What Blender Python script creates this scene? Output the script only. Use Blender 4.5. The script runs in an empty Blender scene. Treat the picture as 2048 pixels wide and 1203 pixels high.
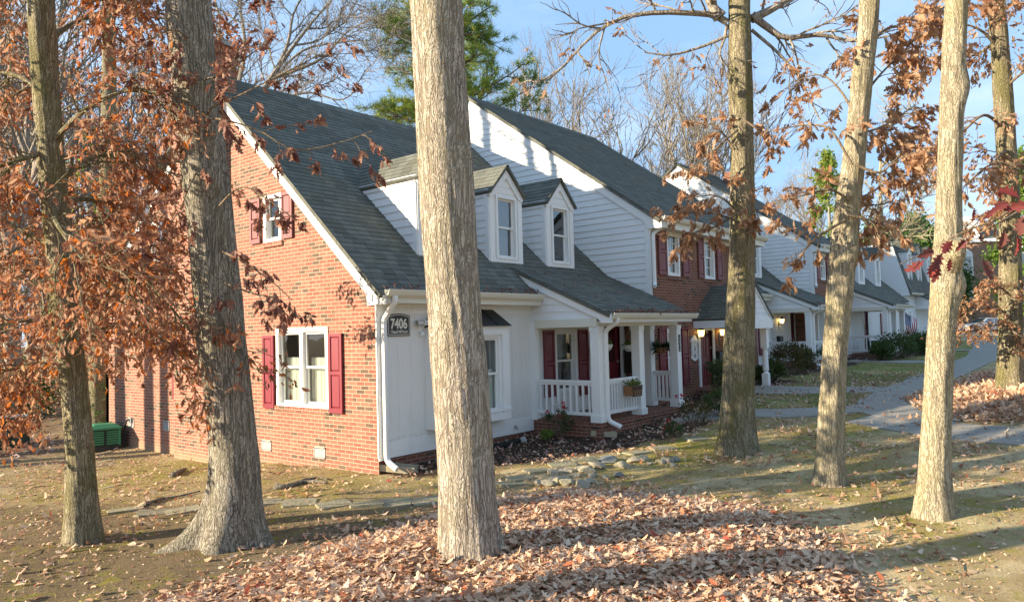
import bpy, bmesh, math, random
import numpy as np
from mathutils import Vector, Matrix, Quaternion
random.seed(7); RNG = np.random.default_rng(7)
S = bpy.context.scene; COL = S.collection
# ------------------------------------------------------------------ camera
W0, H0 = 2048, 1203
CXp, CYp, FP = W0/2, H0/2, 1486.12
_vl = np.array([-780-CXp, 712-CYp, FP]); _vr = np.array([2250-CXp, 630-CYp, FP])
_ex = _vr/np.linalg.norm(_vr); _ey = _vl/np.linalg.norm(_vl); _ez = np.cross(_ex, _ey)
R = np.stack([_ex, _ey, _ez], 1)
CP = np.array([-7.9155, -9.3922, 2.2428])
def ray(u, v): return R.T@np.array([(u-CXp)/FP, (v-CYp)/FP, 1.0])
def at(u, v, dep): return CP+ray(u, v)*dep
def onp(u, v, ax, val):
    d = ray(u, v); return CP+d*((val-CP[ax])/d[ax])
def pxm(dep): return FP/dep                       # pixels of the photograph per metre
def depth(p): return float((R@(np.asarray(p)-CP))[2])
cam_d = bpy.data.cameras.new('camera'); cam = bpy.data.objects.new('camera', cam_d); COL.objects.link(cam)
cam_d.sensor_width = 36; cam_d.lens = FP/W0*36; cam_d.clip_start = .05; cam_d.clip_end = 2000
M4 = Matrix(((R[0][0], -R[1][0], -R[2][0], CP[0]), (R[0][1], -R[1][1], -R[2][1], CP[1]), (R[0][2], -R[1][2], -R[2][2], CP[2]), (0, 0, 0, 1)))
cam.matrix_world = M4; S.camera = cam
# ------------------------------------------------------------------ world, sun, exposure
SUNV = Vector((1, -.69, -.345)).normalized()
EL = math.asin(-SUNV.z); AZ = math.atan2(-SUNV.x, -SUNV.y)
S.view_settings.view_transform = 'Standard'; S.view_settings.look = 'None'
S.view_settings.exposure = 1.42; S.view_settings.gamma = 1
w = bpy.data.worlds.new("World"); S.world = w; w.use_nodes = True
nt = w.node_tree; nt.nodes.clear()
def wn(t): return nt.nodes.new(t)
sky = wn('ShaderNodeTexSky'); sky.sky_type = 'NISHITA'; sky.sun_disc = False
sky.sun_elevation = EL; sky.sun_rotation = AZ; sky.air_density = 1.0; sky.dust_density = 0.3; sky.ozone_density = 2.5
tc = wn('ShaderNodeTexCoord'); mp = wn('ShaderNodeMapping'); mp.inputs['Scale'].default_value = (1.2, 1.2, 3.2)
mp.inputs['Location'].default_value = (.35, .1, .2)
nz = wn('ShaderNodeTexNoise'); nz.inputs['Scale'].default_value = 2.1; nz.inputs['Detail'].default_value = 9; nz.inputs['Roughness'].default_value = .6
cr = wn('ShaderNodeValToRGB'); cr.color_ramp.elements[0].position = .43; cr.color_ramp.elements[1].position = .78
cr.color_ramp.elements[0].color = (.12, .12, .12, 1); cr.color_ramp.elements[1].color = (.85, .85, .85, 1)
sx = wn('ShaderNodeSeparateXYZ'); mr = wn('ShaderNodeMapRange')
mr.inputs['From Min'].default_value = .0; mr.inputs['From Max'].default_value = .45; mr.inputs['To Min'].default_value = .8; mr.inputs['To Max'].default_value = .55
mu = wn('ShaderNodeMath'); mu.operation = 'MULTIPLY'
mx = wn('ShaderNodeMixRGB'); mx.inputs['Color2'].default_value = (8.6, 9.4, 10.4, 1)
bg = wn('ShaderNodeBackground'); bg.inputs['Strength'].default_value = .058; out = wn('ShaderNodeOutputWorld')
L = nt.links.new
L(tc.outputs['Generated'], mp.inputs[0]); L(mp.outputs[0], nz.inputs['Vector']); L(nz.outputs['Fac'], cr.inputs[0])
L(tc.outputs['Generated'], sx.inputs[0]); L(sx.outputs['Z'], mr.inputs['Value']); L(cr.outputs[0], mu.inputs[0]); L(mr.outputs[0], mu.inputs[1])
L(mu.outputs[0], mx.inputs['Fac']); sm = wn('ShaderNodeMixRGB'); sm.inputs['Fac'].default_value = .6; sm.inputs['Color2'].default_value = (2.7, 5.2, 8.8, 1); L(sky.outputs[0], sm.inputs['Color1']); L(sm.outputs[0], mx.inputs['Color1']); L(mx.outputs[0], bg.inputs[0]); L(bg.outputs[0], out.inputs[0])
sd = bpy.data.lights.new('sun', 'SUN'); so = bpy.data.objects.new('sun', sd); COL.objects.link(so)
sd.energy = 5.0; sd.angle = math.radians(.55); sd.color = (1, .85, .62)
so.rotation_euler = SUNV.to_track_quat('-Z', 'Y').to_euler()
S.cycles.max_bounces = 6; S.cycles.transparent_max_bounces = 12
# ------------------------------------------------------------------ mesh helpers
def PY(y0): return lambda u, n, z: (u, y0-n, z)       # a wall that faces -Y
def PX(x0): return lambda u, n, z: (x0-n, u, z)       # a wall that faces -X
def PXr(x0): return lambda u, n, z: (x0+n, u, z)      # a wall that faces +X
def PYb(y0): return lambda u, n, z: (u, y0+n, z)
PI3 = lambda u, n, z: (u, n, z)
def clip(poly, k, val, keep):
    o = []
    for i in range(len(poly)):
        a, b = poly[i], poly[(i+1) % len(poly)]
        da, db = (a[k]-val)*keep, (b[k]-val)*keep
        if da >= -1e-9: o.append(a)
        if (da > 1e-9 and db < -1e-9) or (da < -1e-9 and db > 1e-9):
            t = da/(da-db); o.append((a[0]+(b[0]-a[0])*t, a[1]+(b[1]-a[1])*t))
    q = []
    for p in o:
        if not q or abs(p[0]-q[-1][0])+abs(p[1]-q[-1][1]) > 1e-6: q.append(p)
    if len(q) > 1 and abs(q[0][0]-q[-1][0])+abs(q[0][1]-q[-1][1]) < 1e-6: q.pop()
    return q if len(q) > 2 else []
class G:
    def __init__(s): s.v = []; s.f = []; s.m = []
    def face(s, pts, m=0):
        i = len(s.v); s.v += [tuple(map(float, p)) for p in pts]; s.f.append(tuple(range(i, i+len(pts)))); s.m.append(m); return s
    def box(s, u0, u1, n0, n1, z0, z1, P=PI3, m=0, bev=0):
        i = len(s.v)
        s.v += [tuple(map(float, P(u, n, z))) for z in (z0, z1) for n in (n0, n1) for u in (u0, u1)]
        s.f += [tuple(i+k for k in q) for q in ((0, 1, 3, 2), (4, 6, 7, 5), (0, 4, 5, 1), (1, 5, 7, 3), (3, 7, 6, 2), (2, 6, 4, 0))]; s.m += [m]*6; return s
    def prism(s, poly, n0, n1, P, m=0):                 # a 2-D outline (u, z) given thickness n0..n1
        a = [P(u, n0, z) for u, z in poly]; b = [P(u, n1, z) for u, z in poly]
        i = len(s.v); k = len(poly); s.v += [tuple(map(float, p)) for p in a+b]
        s.f.append(tuple(range(i, i+k))); s.f.append(tuple(range(i+2*k-1, i+k-1, -1)))
        s.f += [(i+j, i+(j+1) % k, i+k+(j+1) % k, i+k+j) for j in range(k)]; s.m += [m]*(k+2); return s
    def bar(s, a, b, wd, th, up=(0, 0, 1), m=0):        # a board from a to b
        a, b = Vector(a), Vector(b); d = (b-a).normalized(); x = d.cross(Vector(up)); x.normalize(); y = x.cross(d)
        i = len(s.v)
        for p in (a, b):
            for sx_, sy_ in ((-1, -1), (1, -1), (1, 1), (-1, 1)): s.v.append(tuple(p+x*(sx_*wd/2)+y*(sy_*th/2)))
        s.f += [tuple(i+k for k in q) for q in ((0, 3, 2, 1), (4, 5, 6, 7), (0, 1, 5, 4), (1, 2, 6, 5), (2, 3, 7, 6), (3, 0, 4, 7))]; s.m += [m]*6; return s
    def tube(s, path, rad, n=6, m=0, cap=True):
        path = [Vector(p) for p in path]
        if not hasattr(rad, '__len__'): rad = [rad]*len(path)
        i0 = len(s.v); nr = None
        for k, p in enumerate(path):
            d = (path[min(k+1, len(path)-1)]-path[max(k-1, 0)])
            d = d.normalized() if d.length > 1e-9 else Vector((0, 0, 1))
            if nr is None:
                nr = d.cross(Vector((0, 0, 1)) if abs(d.z) < .9 else Vector((1, 0, 0))).normalized()
            else:
                nr = (nr-d*nr.dot(d)).normalized()
            bn = d.cross(nr)
            for j in range(n):
                a = 2*math.pi*j/n; s.v.append(tuple(p+(nr*math.cos(a)+bn*math.sin(a))*rad[k]))
        for k in range(len(path)-1):
            for j in range(n):
                a = i0+k*n+j; b = i0+k*n+(j+1) % n; s.f.append((a, b, b+n, a+n)); s.m.append(m)
        if cap:
            s.f.append(tuple(i0+j for j in range(n-1, -1, -1))); s.f.append(tuple(i0+(len(path)-1)*n+j for j in range(n))); s.m += [m]*2
        return s
    def lathe(s, prof, c=(0, 0, 0), n=16, m=0):          # prof: list of (r, z)
        i0 = len(s.v)
        for r, z in prof:
            for j in range(n):
                a = 2*math.pi*j/n; s.v.append((c[0]+r*math.cos(a), c[1]+r*math.sin(a), c[2]+z))
        for k in range(len(prof)-1):
            for j in range(n):
                a = i0+k*n+j; b = i0+k*n+(j+1) % n; s.f.append((a, b, b+n, a+n)); s.m.append(m)
        s.f.append(tuple(i0+j for j in range(n-1, -1, -1))); s.f.append(tuple(i0+(len(prof)-1)*n+j for j in range(n))); s.m += [m]*2
        return s
    def lapped(s, poly, P, course, proud, base=.004, v0=None, m=0):
        vs = [p[1] for p in poly]; lo, hi = min(vs), max(vs)
        if v0 is None: v0 = lo
        k = math.floor((lo-v0)/course)
        while v0+k*course < hi-1e-6:
            a = v0+k*course; b = a+course
            q = clip(clip(poly, 1, a, 1), 1, b, -1)
            if q:
                j = random.uniform(-.12, .12)*proud
                nn = lambda v: base+(proud+j)*(1-(v-a)/course)
                s.face([P(u, nn(v), v) for u, v in q], m)
                low = [p for p in q if abs(p[1]-max(a, min(v for _, v in q))) < 1e-6]
                if len(low) >= 2:
                    u0, u1 = min(p[0] for p in low), max(p[0] for p in low); vv = low[0][1]
                    s.face([P(u0, nn(vv), vv), P(u1, nn(vv), vv), P(u1, -.002, vv+.001), P(u0, -.002, vv+.001)], m)
            k += 1
        return s
    def wall(s, poly, holes, P, reveal=.09, m=0):
        pcs = [poly]
        for (a, b, c, d) in holes:
            nw = []
            for q in pcs:
                for piece in (clip(q, 0, a, -1), clip(q, 0, b, 1)):
                    if piece: nw.append(piece)
                mid = clip(clip(q, 0, a, 1), 0, b, -1) if q else []
                if mid:
                    for piece in (clip(mid, 1, c, -1), clip(mid, 1, d, 1)):
                        if piece: nw.append(piece)
            pcs = nw
            for (u0, z0, u1, z1) in ((a, c, a, d), (b, c, b, d), (a, c, b, c), (a, d, b, d)):
                s.face([P(u0, 0, z0), P(u1, 0, z1), P(u1, -reveal, z1), P(u0, -reveal, z0)], m)
        for q in pcs: s.face([P(u, 0, z) for u, z in q], m)
        return s
    def build(s, name, mats, parent=None, smooth=False):
        me = bpy.data.meshes.new(name); me.from_pydata(s.v, [], s.f)
        if not isinstance(mats, (list, tuple)): mats = [mats]
        for q in mats: me.materials.append(q)
        if len(mats) > 1: me.polygons.foreach_set('material_index', s.m)
        uvs(me)
        if smooth: me.polygons.foreach_set('use_smooth', [True]*len(me.polygons))
        me.update()
        o = bpy.data.objects.new(name, me); COL.objects.link(o)
        if parent is not None: o.parent = parent
        return o
def uvs(me):
    n = len(me.polygons)
    if n == 0: return
    nr = np.zeros(n*3); me.polygons.foreach_get('normal', nr); nr = nr.reshape(-1, 3)
    lt = np.zeros(n, int); me.polygons.foreach_get('loop_total', lt)
    lv = np.zeros(len(me.loops), int); me.loops.foreach_get('vertex_index', lv)
    co = np.zeros(len(me.vertices)*3); me.vertices.foreach_get('co', co); co = co.reshape(-1, 3)
    u = np.stack([-nr[:, 1], nr[:, 0], nr[:, 0]*0], 1); ln = np.linalg.norm(u, axis=1)
    flat = ln < .05; u[flat] = (1, 0, 0); ln[flat] = 1; u /= ln[:, None]
    neg = (u[:, 0]+u[:, 1]*.9) < 0; u[neg] *= -1
    vv = np.cross(nr, u); vv[flat] = (0, 1, 0); vneg = vv[:, 2] < 0; vv[vneg & ~flat] *= -1
    pi = np.repeat(np.arange(n), lt); p = co[lv]
    uv = np.stack([(p*u[pi]).sum(1), (p*vv[pi]).sum(1)], 1)
    lay = me.uv_layers.new(name='UVMap'); lay.data.foreach_set('uv', uv.ravel())
def empty(name, loc=(0, 0, 0), rz=0):
    o = bpy.data.objects.new(name, None); o.empty_display_size = .2; COL.objects.link(o); o.location = loc; o.rotation_euler[2] = rz; return o
def tag(o, label=None, cat=None, group=None, kind=None):
    if label: o['label'] = label
    if cat: o['category'] = cat
    if group: o['group'] = group
    if kind: o['kind'] = kind
    return o
def thing(name, label, cat, loc=(0, 0, 0), rz=0, group=None): return tag(empty(name, loc, rz), label, cat, group)
def copy_tree(o, parent=None):
    c = o.copy(); COL.objects.link(c)
    if parent is not None: c.parent = parent
    for ch in list(o.children): copy_tree(ch, c)
    return c
# ------------------------------------------------------------------ materials
class Nd:
    def __init__(s, name):
        s.mat = bpy.data.materials.new(name); s.mat.use_nodes = True; s.t = s.mat.node_tree; s.t.nodes.clear()
        s.o = s.n('ShaderNodeOutputMaterial'); s.b = s.n('ShaderNodeBsdfPrincipled'); s.l(s.b.outputs[0], s.o.inputs[0])
    def n(s, t): return s.t.nodes.new(t)
    def l(s, a, b): s.t.links.new(a, b)
    def put(s, sock, v):
        if hasattr(v, 'is_linked') or hasattr(v, 'links'): s.l(v, sock)
        elif isinstance(v, (tuple, list)):
            sock.default_value = tuple(v) if len(v) == len(sock.default_value) else tuple(v)+(1,)
        else: sock.default_value = v
    def math(s, op, a, b=None, c=None, cl=False):
        q = s.n('ShaderNodeMath'); q.operation = op; q.use_clamp = cl
        for k, v in enumerate((a, b, c)):
            if v is not None: s.put(q.inputs[k], v)
        return q.outputs[0]
    def mix(s, f, a, b, bt='MIX'):
        q = s.n('ShaderNodeMixRGB'); q.blend_type = bt; s.put(q.inputs[0], f); s.put(q.inputs[1], a); s.put(q.inputs[2], b); return q.outputs[0]
    def ramp(s, f, stops, interp='LINEAR'):
        q = s.n('ShaderNodeValToRGB'); e = q.color_ramp; e.interpolation = interp
        while len(e.elements) < len(stops): e.elements.new(.5)
        for el, (p, c) in zip(e.elements, stops):
            el.position = p; el.color = (*c, 1) if len(c) == 3 else c
        s.put(q.inputs[0], f); return q.outputs[0]
    def noise(s, vec, scale, detail=4, rough=.55, dist=0):
        q = s.n('ShaderNodeTexNoise'); s.put(q.inputs['Scale'], scale); q.inputs['Detail'].default_value = detail; q.inputs['Roughness'].default_value = rough
        q.inputs['Distortion'].default_value = dist
        if vec is not None: s.l(vec, q.inputs['Vector'])
        return q.outputs['Fac']
    def step(s, v, a, b, lo=0., hi=1.):
        q = s.n('ShaderNodeMapRange'); q.interpolation_type = 'SMOOTHSTEP'; s.put(q.inputs[0], v)
        for k, x in zip((1, 2, 3, 4), (a, b, lo, hi)): q.inputs[k].default_value = x
        return q.outputs[0]
    def obj(s): return s.n('ShaderNodeTexCoord').outputs['Object']
    def uv(s): return s.n('ShaderNodeTexCoord').outputs['UV']
    def pos(s): return s.n('ShaderNodeNewGeometry').outputs['Position']
    def rnd(s): return s.n('ShaderNodeNewGeometry').outputs['Random Per Island']
    def scaled(s, vec, sc, loc=(0, 0, 0)):
        q = s.n('ShaderNodeMapping'); q.inputs['Scale'].default_value = sc; q.inputs['Location'].default_value = loc; s.l(vec, q.inputs[0]); return q.outputs[0]
    def sep(s, vec):
        q = s.n('ShaderNodeSeparateXYZ'); s.l(vec, q.inputs[0]); return q.outputs
    def comb(s, x, y, z=0.):
        q = s.n('ShaderNodeCombineXYZ')
        for k, v in enumerate((x, y, z)): s.put(q.inputs[k], v)
        return q.outputs[0]
    def white(s, vec):
        q = s.n('ShaderNodeTexWhiteNoise'); q.noise_dimensions = '3D'; s.l(vec, q.inputs['Vector']); return q.outputs['Value']
    def bump(s, h, dist=.01, strength=1.0):
        q = s.n('ShaderNodeBump'); q.inputs['Distance'].default_value = dist; q.inputs['Strength'].default_value = strength
        s.put(q.inputs['Height'], h); s.l(q.outputs[0], s.b.inputs['Normal']); return q.outputs[0]
    def fin(s, col, rough=.7, spec=.3, metal=0.):
        s.put(s.b.inputs['Base Color'], col); s.put(s.b.inputs['Roughness'], rough); s.put(s.b.inputs['Specular IOR Level'], spec); s.put(s.b.inputs['Metallic'], metal); return s.mat
def brick_mat(name, c0, c1, dark, mortar, pdark=.13, stain=True):
    a = Nd(name); uv = a.sep(a.uv()); wob = a.noise(a.uv(), 3, 2)
    u = a.math('DIVIDE', uv[0], .2125); v = a.math('DIVIDE', a.math('ADD', uv[1], a.math('MULTIPLY', wob, .004)), .0677)
    row = a.math('FLOOR', v); u2 = a.math('ADD', u, a.math('MULTIPLY', a.math('MODULO', row, 2.), .5)); col = a.math('FLOOR', u2)
    fu = a.math('SUBTRACT', u2, col); fv = a.math('SUBTRACT', v, row)
    du = a.math('MULTIPLY', a.math('MINIMUM', fu, a.math('SUBTRACT', 1., fu)), .2125); dv = a.math('MULTIPLY', a.math('MINIMUM', fv, a.math('SUBTRACT', 1., fv)), .0677)
    mask = a.step(a.math('MINIMUM', du, dv), .0035, .0065)
    cell = a.comb(col, row, 0.); r1 = a.white(cell); r2 = a.white(a.comb(col, row, 7.3))
    fine = a.noise(a.uv(), 55, 5, .65); big = a.noise(a.uv(), 1.3, 4, .6)
    # dark bricks come in drifts
    isd = a.math('LESS_THAN', r1, a.math('MULTIPLY', a.step(a.noise(a.uv(), .9, 2), .38, .68), pdark*2))
    body = a.mix(a.math('ADD', a.math('MULTIPLY', r2, .7), a.math('MULTIPLY', a.noise(a.uv(), 9, 5, .7), .45)), c0, c1)
    body = a.mix(a.math('MULTIPLY', isd, .85), body, dark)
    body = a.mix(a.math('MULTIPLY', a.step(fine, .5, .75), .35), body, (.62, .40, .27))
    body = a.mix(a.step(fine, .45, .2, 0, .35), body, (.16, .05, .035))
    mc = a.mix(fine, mortar, tuple(x*.75 for x in mortar))
    c = a.mix(mask, mc, body)
    c = a.mix(a.math('MULTIPLY', a.step(big, .42, .72), .34), c, (.20, .13, .09)); c = a.mix(a.math('MULTIPLY', a.step(a.noise(a.scaled(a.uv(), (1.6, .35, 1)), 2.2, 5, .65), .55, .75), .28), c, (.50, .38, .27))
    if stain:
        st = a.math('MULTIPLY', a.step(a.math('ADD', uv[1], a.math('MULTIPLY', big, -.35)), -.10, -.42), .55)
        c = a.mix(st, c, (.40, .27, .16))
    a.bump(a.math('ADD', mask, a.math('MULTIPLY', fine, .35)), .006, .7)
    return a.fin(c, .85, .2)
M = {}
M['brick'] = brick_mat('red_brick', (.19, .060, .042), (.33, .130, .090), (.085, .065, .048), (.52, .44, .325), .18)
M['brick_brown'] = brick_mat('brown_red_brick', (.15, .048, .034), (.23, .084, .055), (.05, .038, .033), (.42, .335, .24), .16, False)
M['brick_tan'] = brick_mat('tan_brick', (.27, .15, .10), (.36, .21, .14), (.15, .1, .075), (.42, .36, .29), .15, False)
def paint(name, col, rough=.45, dirt=.12, spec=.35, dcol=(.35, .31, .24)):
    a = Nd(name); o = a.pos(); d = a.noise(a.scaled(o, (1, 1, .35)), 2.3, 6, .65); d2 = a.noise(o, 30, 4)
    c = a.mix(a.math('MULTIPLY', a.step(d, .5, .82), dirt*2), col, dcol)
    c = a.mix(a.math('MULTIPLY', d2, dirt*.5), c, tuple(x*.7 for x in col)); a.bump(d2, .0015, .35)
    return a.fin(c, rough, spec)
M['white'] = paint('white_paint', (.80, .80, .77), .5, .10)
M['siding'] = paint('white_lap_siding', (.80, .81, .80), .55, .10)
M['trim'] = paint('white_trim', (.82, .82, .79), .42, .06)
M['cream'] = paint('soffit_paint', (.72, .69, .58), .5, .08)
M['maroon'] = paint('maroon_shutter_paint', (.20, .022, .036), .38, .10, .4, (.25, .10, .10))
M['maroon_door'] = paint('maroon_door_paint', (.16, .016, .026), .35, .05, .45, (.2, .08, .08))
M['faded'] = paint('faded_maroon_paint', (.22, .075, .075), .55, .25, .3, (.30, .2, .19))
M['black'] = paint('black_metal', (.018, .02, .022), .4, .1, .5, (.08, .08, .08))
M['darkgreen'] = paint('dark_green_enamel', (.025, .045, .028), .5, .35, .3, (.10, .09, .05))
M['green'] = paint('green_plastic', (.05, .24, .11), .45, .15, .4, (.1, .2, .08))
M['grey'] = paint('grey_metal', (.32, .31, .29), .5, .2)
M['concrete'] = paint('grey_concrete', (.40, .38, .34), .85, .35, .2, (.24, .22, .17))
M['tan'] = paint('weathered_cast_stone', (.42, .37, .26), .9, .4, .2, (.20, .17, .09))
M['wicker'] = paint('coco_liner', (.33, .17, .085), .9, .3, .1)
M['curtain'] = paint('white_curtain', (.80, .77, .68), .9, .05, .1)
M['blind'] = paint('window_blind', (.55, .55, .52), .7, .1, .2)
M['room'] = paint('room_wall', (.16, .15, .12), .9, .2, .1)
M['blue'] = paint('blue_car_paint', (.10, .19, .34), .25, .05, .6)
M['silver'] = paint('silver_car_paint', (.40, .43, .47), .25, .05, .6)
M['rubber'] = paint('black_rubber', (.02, .02, .02), .8, .1, .2)
def vgroove():
    a = Nd('white_grooved_panel'); u = a.sep(a.uv()); f = a.math('FRACT', a.math('DIVIDE', u[0], .30)); d = a.math('ABSOLUTE', a.math('SUBTRACT', f, .5))
    g = a.step(d, .035, .012); n = a.noise(a.scaled(a.pos(), (3, 3, .5)), 4, 6, .6); n2 = a.noise(a.scaled(a.pos(), (60, 60, 3)), 1, 4)
    c = a.mix(a.math('MULTIPLY', a.step(n, .5, .8), .25), (.76, .755, .72), (.45, .42, .35)); spl = a.math('MULTIPLY', a.step(a.math('ADD', u[1], a.math('MULTIPLY', a.noise(a.pos(), 5, 5, .7), -.7)), .22, -.08), .55); c = a.mix(spl, c, (.36, .29, .20)); a.bump(a.math('ADD', a.math('MULTIPLY', g, -1.), a.math('MULTIPLY', n2, .18)), .006, .8)
    return a.fin(c, .6, .3)
M['panel'] = vgroove()
def shingle():
    a = Nd('asphalt_shingle'); uv = a.sep(a.uv()); row = a.math('FLOOR', a.math('DIVIDE', uv[1], .14)); off = a.white(a.comb(row, 3., 1.))
    u = a.math('ADD', a.math('DIVIDE', uv[0], .26), a.math('MULTIPLY', off, 3.)); col = a.math('FLOOR', u); fu = a.math('SUBTRACT', u, col)
    r = a.white(a.comb(col, row, 2.)); gran = a.noise(a.uv(), 180, 3, .7); big = a.noise(a.uv(), 1.1, 5, .6)
    c = a.mix(r, (.062, .066, .056), (.145, .150, .128)); c = a.mix(a.math('MULTIPLY', gran, .55), c, (.20, .20, .17))
    c = a.mix(a.step(big, .45, .75, 0, .55), c, (.14, .125, .075))
    slot = a.step(a.math('MINIMUM', fu, a.math('SUBTRACT', 1., fu)), .0, .03)
    c = a.mix(slot, (.04, .044, .044), c); a.bump(a.math('ADD', a.math('ADD', slot, a.math('MULTIPLY', r, .8)), a.math('MULTIPLY', gran, .5)), .005, .8)
    return a.fin(c, .9, .15)
M['shingle'] = shingle()
def glass(name='window_glass', tint=(.80, .86, .84), refl=.16):
    a = Nd(name); a.t.nodes.remove(a.b)
    t = a.n('ShaderNodeBsdfTransparent'); t.inputs[0].default_value = (*tint, 1); g = a.n('ShaderNodeBsdfGlossy'); g.inputs['Roughness'].default_value = .015
    fr = a.n('ShaderNodeLayerWeight'); fr.inputs['Blend'].default_value = .5; f5 = a.math('MULTIPLY', a.math('POWER', fr.outputs['Facing'], 4.), .8)
    nn = a.n('ShaderNodeBump'); nn.inputs['Distance'].default_value = .004; nn.inputs['Strength'].default_value = .35; a.l(a.noise(a.pos(), 2.2, 1), nn.inputs['Height']); a.l(nn.outputs[0], g.inputs['Normal'])
    mxs = a.n('ShaderNodeMixShader'); f = a.math('ADD', f5, refl, cl=True); a.l(f, mxs.inputs[0]); a.l(t.outputs[0], mxs.inputs[1]); a.l(g.outputs[0], mxs.inputs[2])
    a.l(mxs.outputs[0], a.o.inputs[0]); return a.mat
M['glass'] = glass(); M['glass2'] = glass('dark_window_glass', (.5, .55, .55), .22)
def emit(name, col, st):
    a = Nd(name); a.put(a.b.inputs['Emission Color'], col); a.b.inputs['Emission Strength'].default_value = st; return a.fin(col, .5)
M['lamp'] = emit('lit_lamp_glass', (1, .68, .22), 2.6)
M['bulb'] = emit('lit_bulb', (1, .9, .6), 22)
def bark(name, lo, mid, hi, moss=None, mossamt=.4, scale=11, zs=.16, bd=.03, lich=None):
    a = Nd(name); o = a.obj(); q = a.n('ShaderNodeTexNoise'); q.inputs['Scale'].default_value = 3.2; q.inputs['Detail'].default_value = 4; a.l(a.scaled(o, (1, 1, .6)), q.inputs['Vector'])
    def vadd(v, w_, k):
        m = a.n('ShaderNodeVectorMath'); m.operation = 'SCALE'; a.l(w_, m.inputs[0]); m.inputs['Scale'].default_value = k
        p = a.n('ShaderNodeVectorMath'); p.operation = 'ADD'; a.l(v, p.inputs[0]); a.l(m.outputs[0], p.inputs[1]); return p.outputs[0]
    v1 = vadd(a.scaled(o, (1, 1, zs)), q.outputs['Color'], .22)
    big = a.noise(a.scaled(o, (1.3, 1.3, .45)), 2.3, 5, .62); big2 = a.noise(a.scaled(o, (1, 1, .8)), 5, 3, .5)
    vf = vadd(a.scaled(o, (1, 1, zs*.42)), q.outputs['Color'], .10); rd = a.math('ABSOLUTE', a.math('SUBTRACT', a.noise(vf, scale*.55, 2.2, .5), .5)); fur = a.step(rd, .0, .055); rd2 = a.math('ABSOLUTE', a.math('SUBTRACT', a.noise(v1, scale*.9, 3, .55), .5)); fur = a.math('MULTIPLY', fur, a.step(rd2, -.02, .05))       # wandering furrows
    vo = a.n('ShaderNodeTexVoronoi'); vo.feature = 'DISTANCE_TO_EDGE'; vo.inputs['Scale'].default_value = scale*.8; a.l(vadd(a.scaled(o, (1, 1, zs*1.5)), q.outputs['Color'], .30), vo.inputs['Vector'])
    pl = a.step(vo.outputs['Distance'], .0, .13)
    fib = a.noise(a.scaled(o, (9, 9, .9)), 6, 6, .7); fine = a.noise(o, 90, 4, .7)
    e = a.math('MULTIPLY', a.math('ADD', a.math('MULTIPLY', fur, .85), .15), a.math('ADD', a.math('MULTIPLY', pl, .38), .66), cl=True)
    h = a.math('ADD', a.math('MULTIPLY', e, 1.), a.math('ADD', a.math('MULTIPLY', fib, .5), a.math('MULTIPLY', fine, .16)))
    c = a.mix(a.step(e, .12, .72), lo, a.mix(a.step(fib, .3, .7), mid, hi)); c = a.mix(a.step(big, .52, .75, 0, .45), c, tuple(x*.55 for x in mid)); c = a.mix(a.math('MULTIPLY', fine, .3), c, tuple(x*.6 for x in mid))
    if lich: c = a.mix(a.math('MULTIPLY', a.step(a.noise(a.scaled(o, (2.2, 2.2, 1.2)), 3, 5, .65), .54, .70), a.math('MULTIPLY', e, .55)), c, lich)
    if moss: c = a.mix(a.math('MULTIPLY', a.step(a.noise(a.scaled(o, (1.2, 1.2, .5), (3, 1, 2)), 2.6, 5, .6), .42, .66), mossamt), c, moss)
    a.bump(h, bd, 1.0); return a.fin(c, .92, .12)
M['bark_big'] = bark('pale_plated_oak_bark', (.21, .165, .12), (.43, .365, .29), (.60, .53, .44), (.36, .33, .20), .30, 34, .20, .022)
M['bark_ridge'] = bark('grey_ridged_bark', (.105, .088, .066), (.34, .295, .23), (.48, .43, .35), (.29, .27, .17), .30, 44, .17, .022, (.52, .50, .42))
M['bark_moss'] = bark('mossy_oak_bark', (.14, .115, .07), (.33, .28, .18), (.48, .415, .28), (.17, .155, .05), .70, 48, .22, .018, (.34, .33, .22))
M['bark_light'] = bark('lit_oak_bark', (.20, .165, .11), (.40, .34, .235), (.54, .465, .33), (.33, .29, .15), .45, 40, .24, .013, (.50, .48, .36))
M['bark_far'] = bark('grey_twig_bark', (.15, .125, .10), (.30, .26, .21), (.40, .35, .29), None, 0, 20, .2, .01)
M['twig'] = bark('brown_twig_bark', (.10, .07, .045), (.20, .15, .10), (.30, .24, .17), None, 0, 40, .3, .004)
def leafmat(name, stops, transl=.35, rough=.55, spec=.25):
    a = Nd(name); r = a.rnd(); c = a.ramp(r, stops); n = a.noise(a.pos(), 45, 3); c = a.mix(a.math('MULTIPLY', n, .45), c, a.mix(.5, c, (.05, .025, .015)))
    a.fin(c, rough, spec); tr = a.n('ShaderNodeBsdfTranslucent'); a.l(c, tr.inputs[0])
    mxs = a.n('ShaderNodeMixShader'); mxs.inputs[0].default_value = transl; a.l(a.b.outputs[0], mxs.inputs[1]); a.l(tr.outputs[0], mxs.inputs[2]); a.l(mxs.outputs[0], a.o.inputs[0]); return a.mat
M['leaf_russet'] = leafmat('russet_oak_leaf', [(0, (.22, .09, .055)), (.25, (.36, .16, .09)), (.5, (.48, .25, .15)), (.8, (.58, .36, .23)), (.87, (.52, .19, .07)), (.96, (.66, .19, .03)), (1, (.72, .24, .04))], .5)
M['leaf_maroon'] = leafmat('maroon_brown_oak_leaf', [(0, (.14, .05, .04)), (.4, (.26, .11, .075)), (.75, (.37, .19, .13)), (1, (.44, .26, .18))], .35)
M['leaf_tan'] = leafmat('tan_oak_leaf', [(0, (.30, .14, .07)), (.35, (.45, .24, .13)), (.7, (.56, .34, .20)), (1, (.64, .43, .27))], .5)
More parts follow.
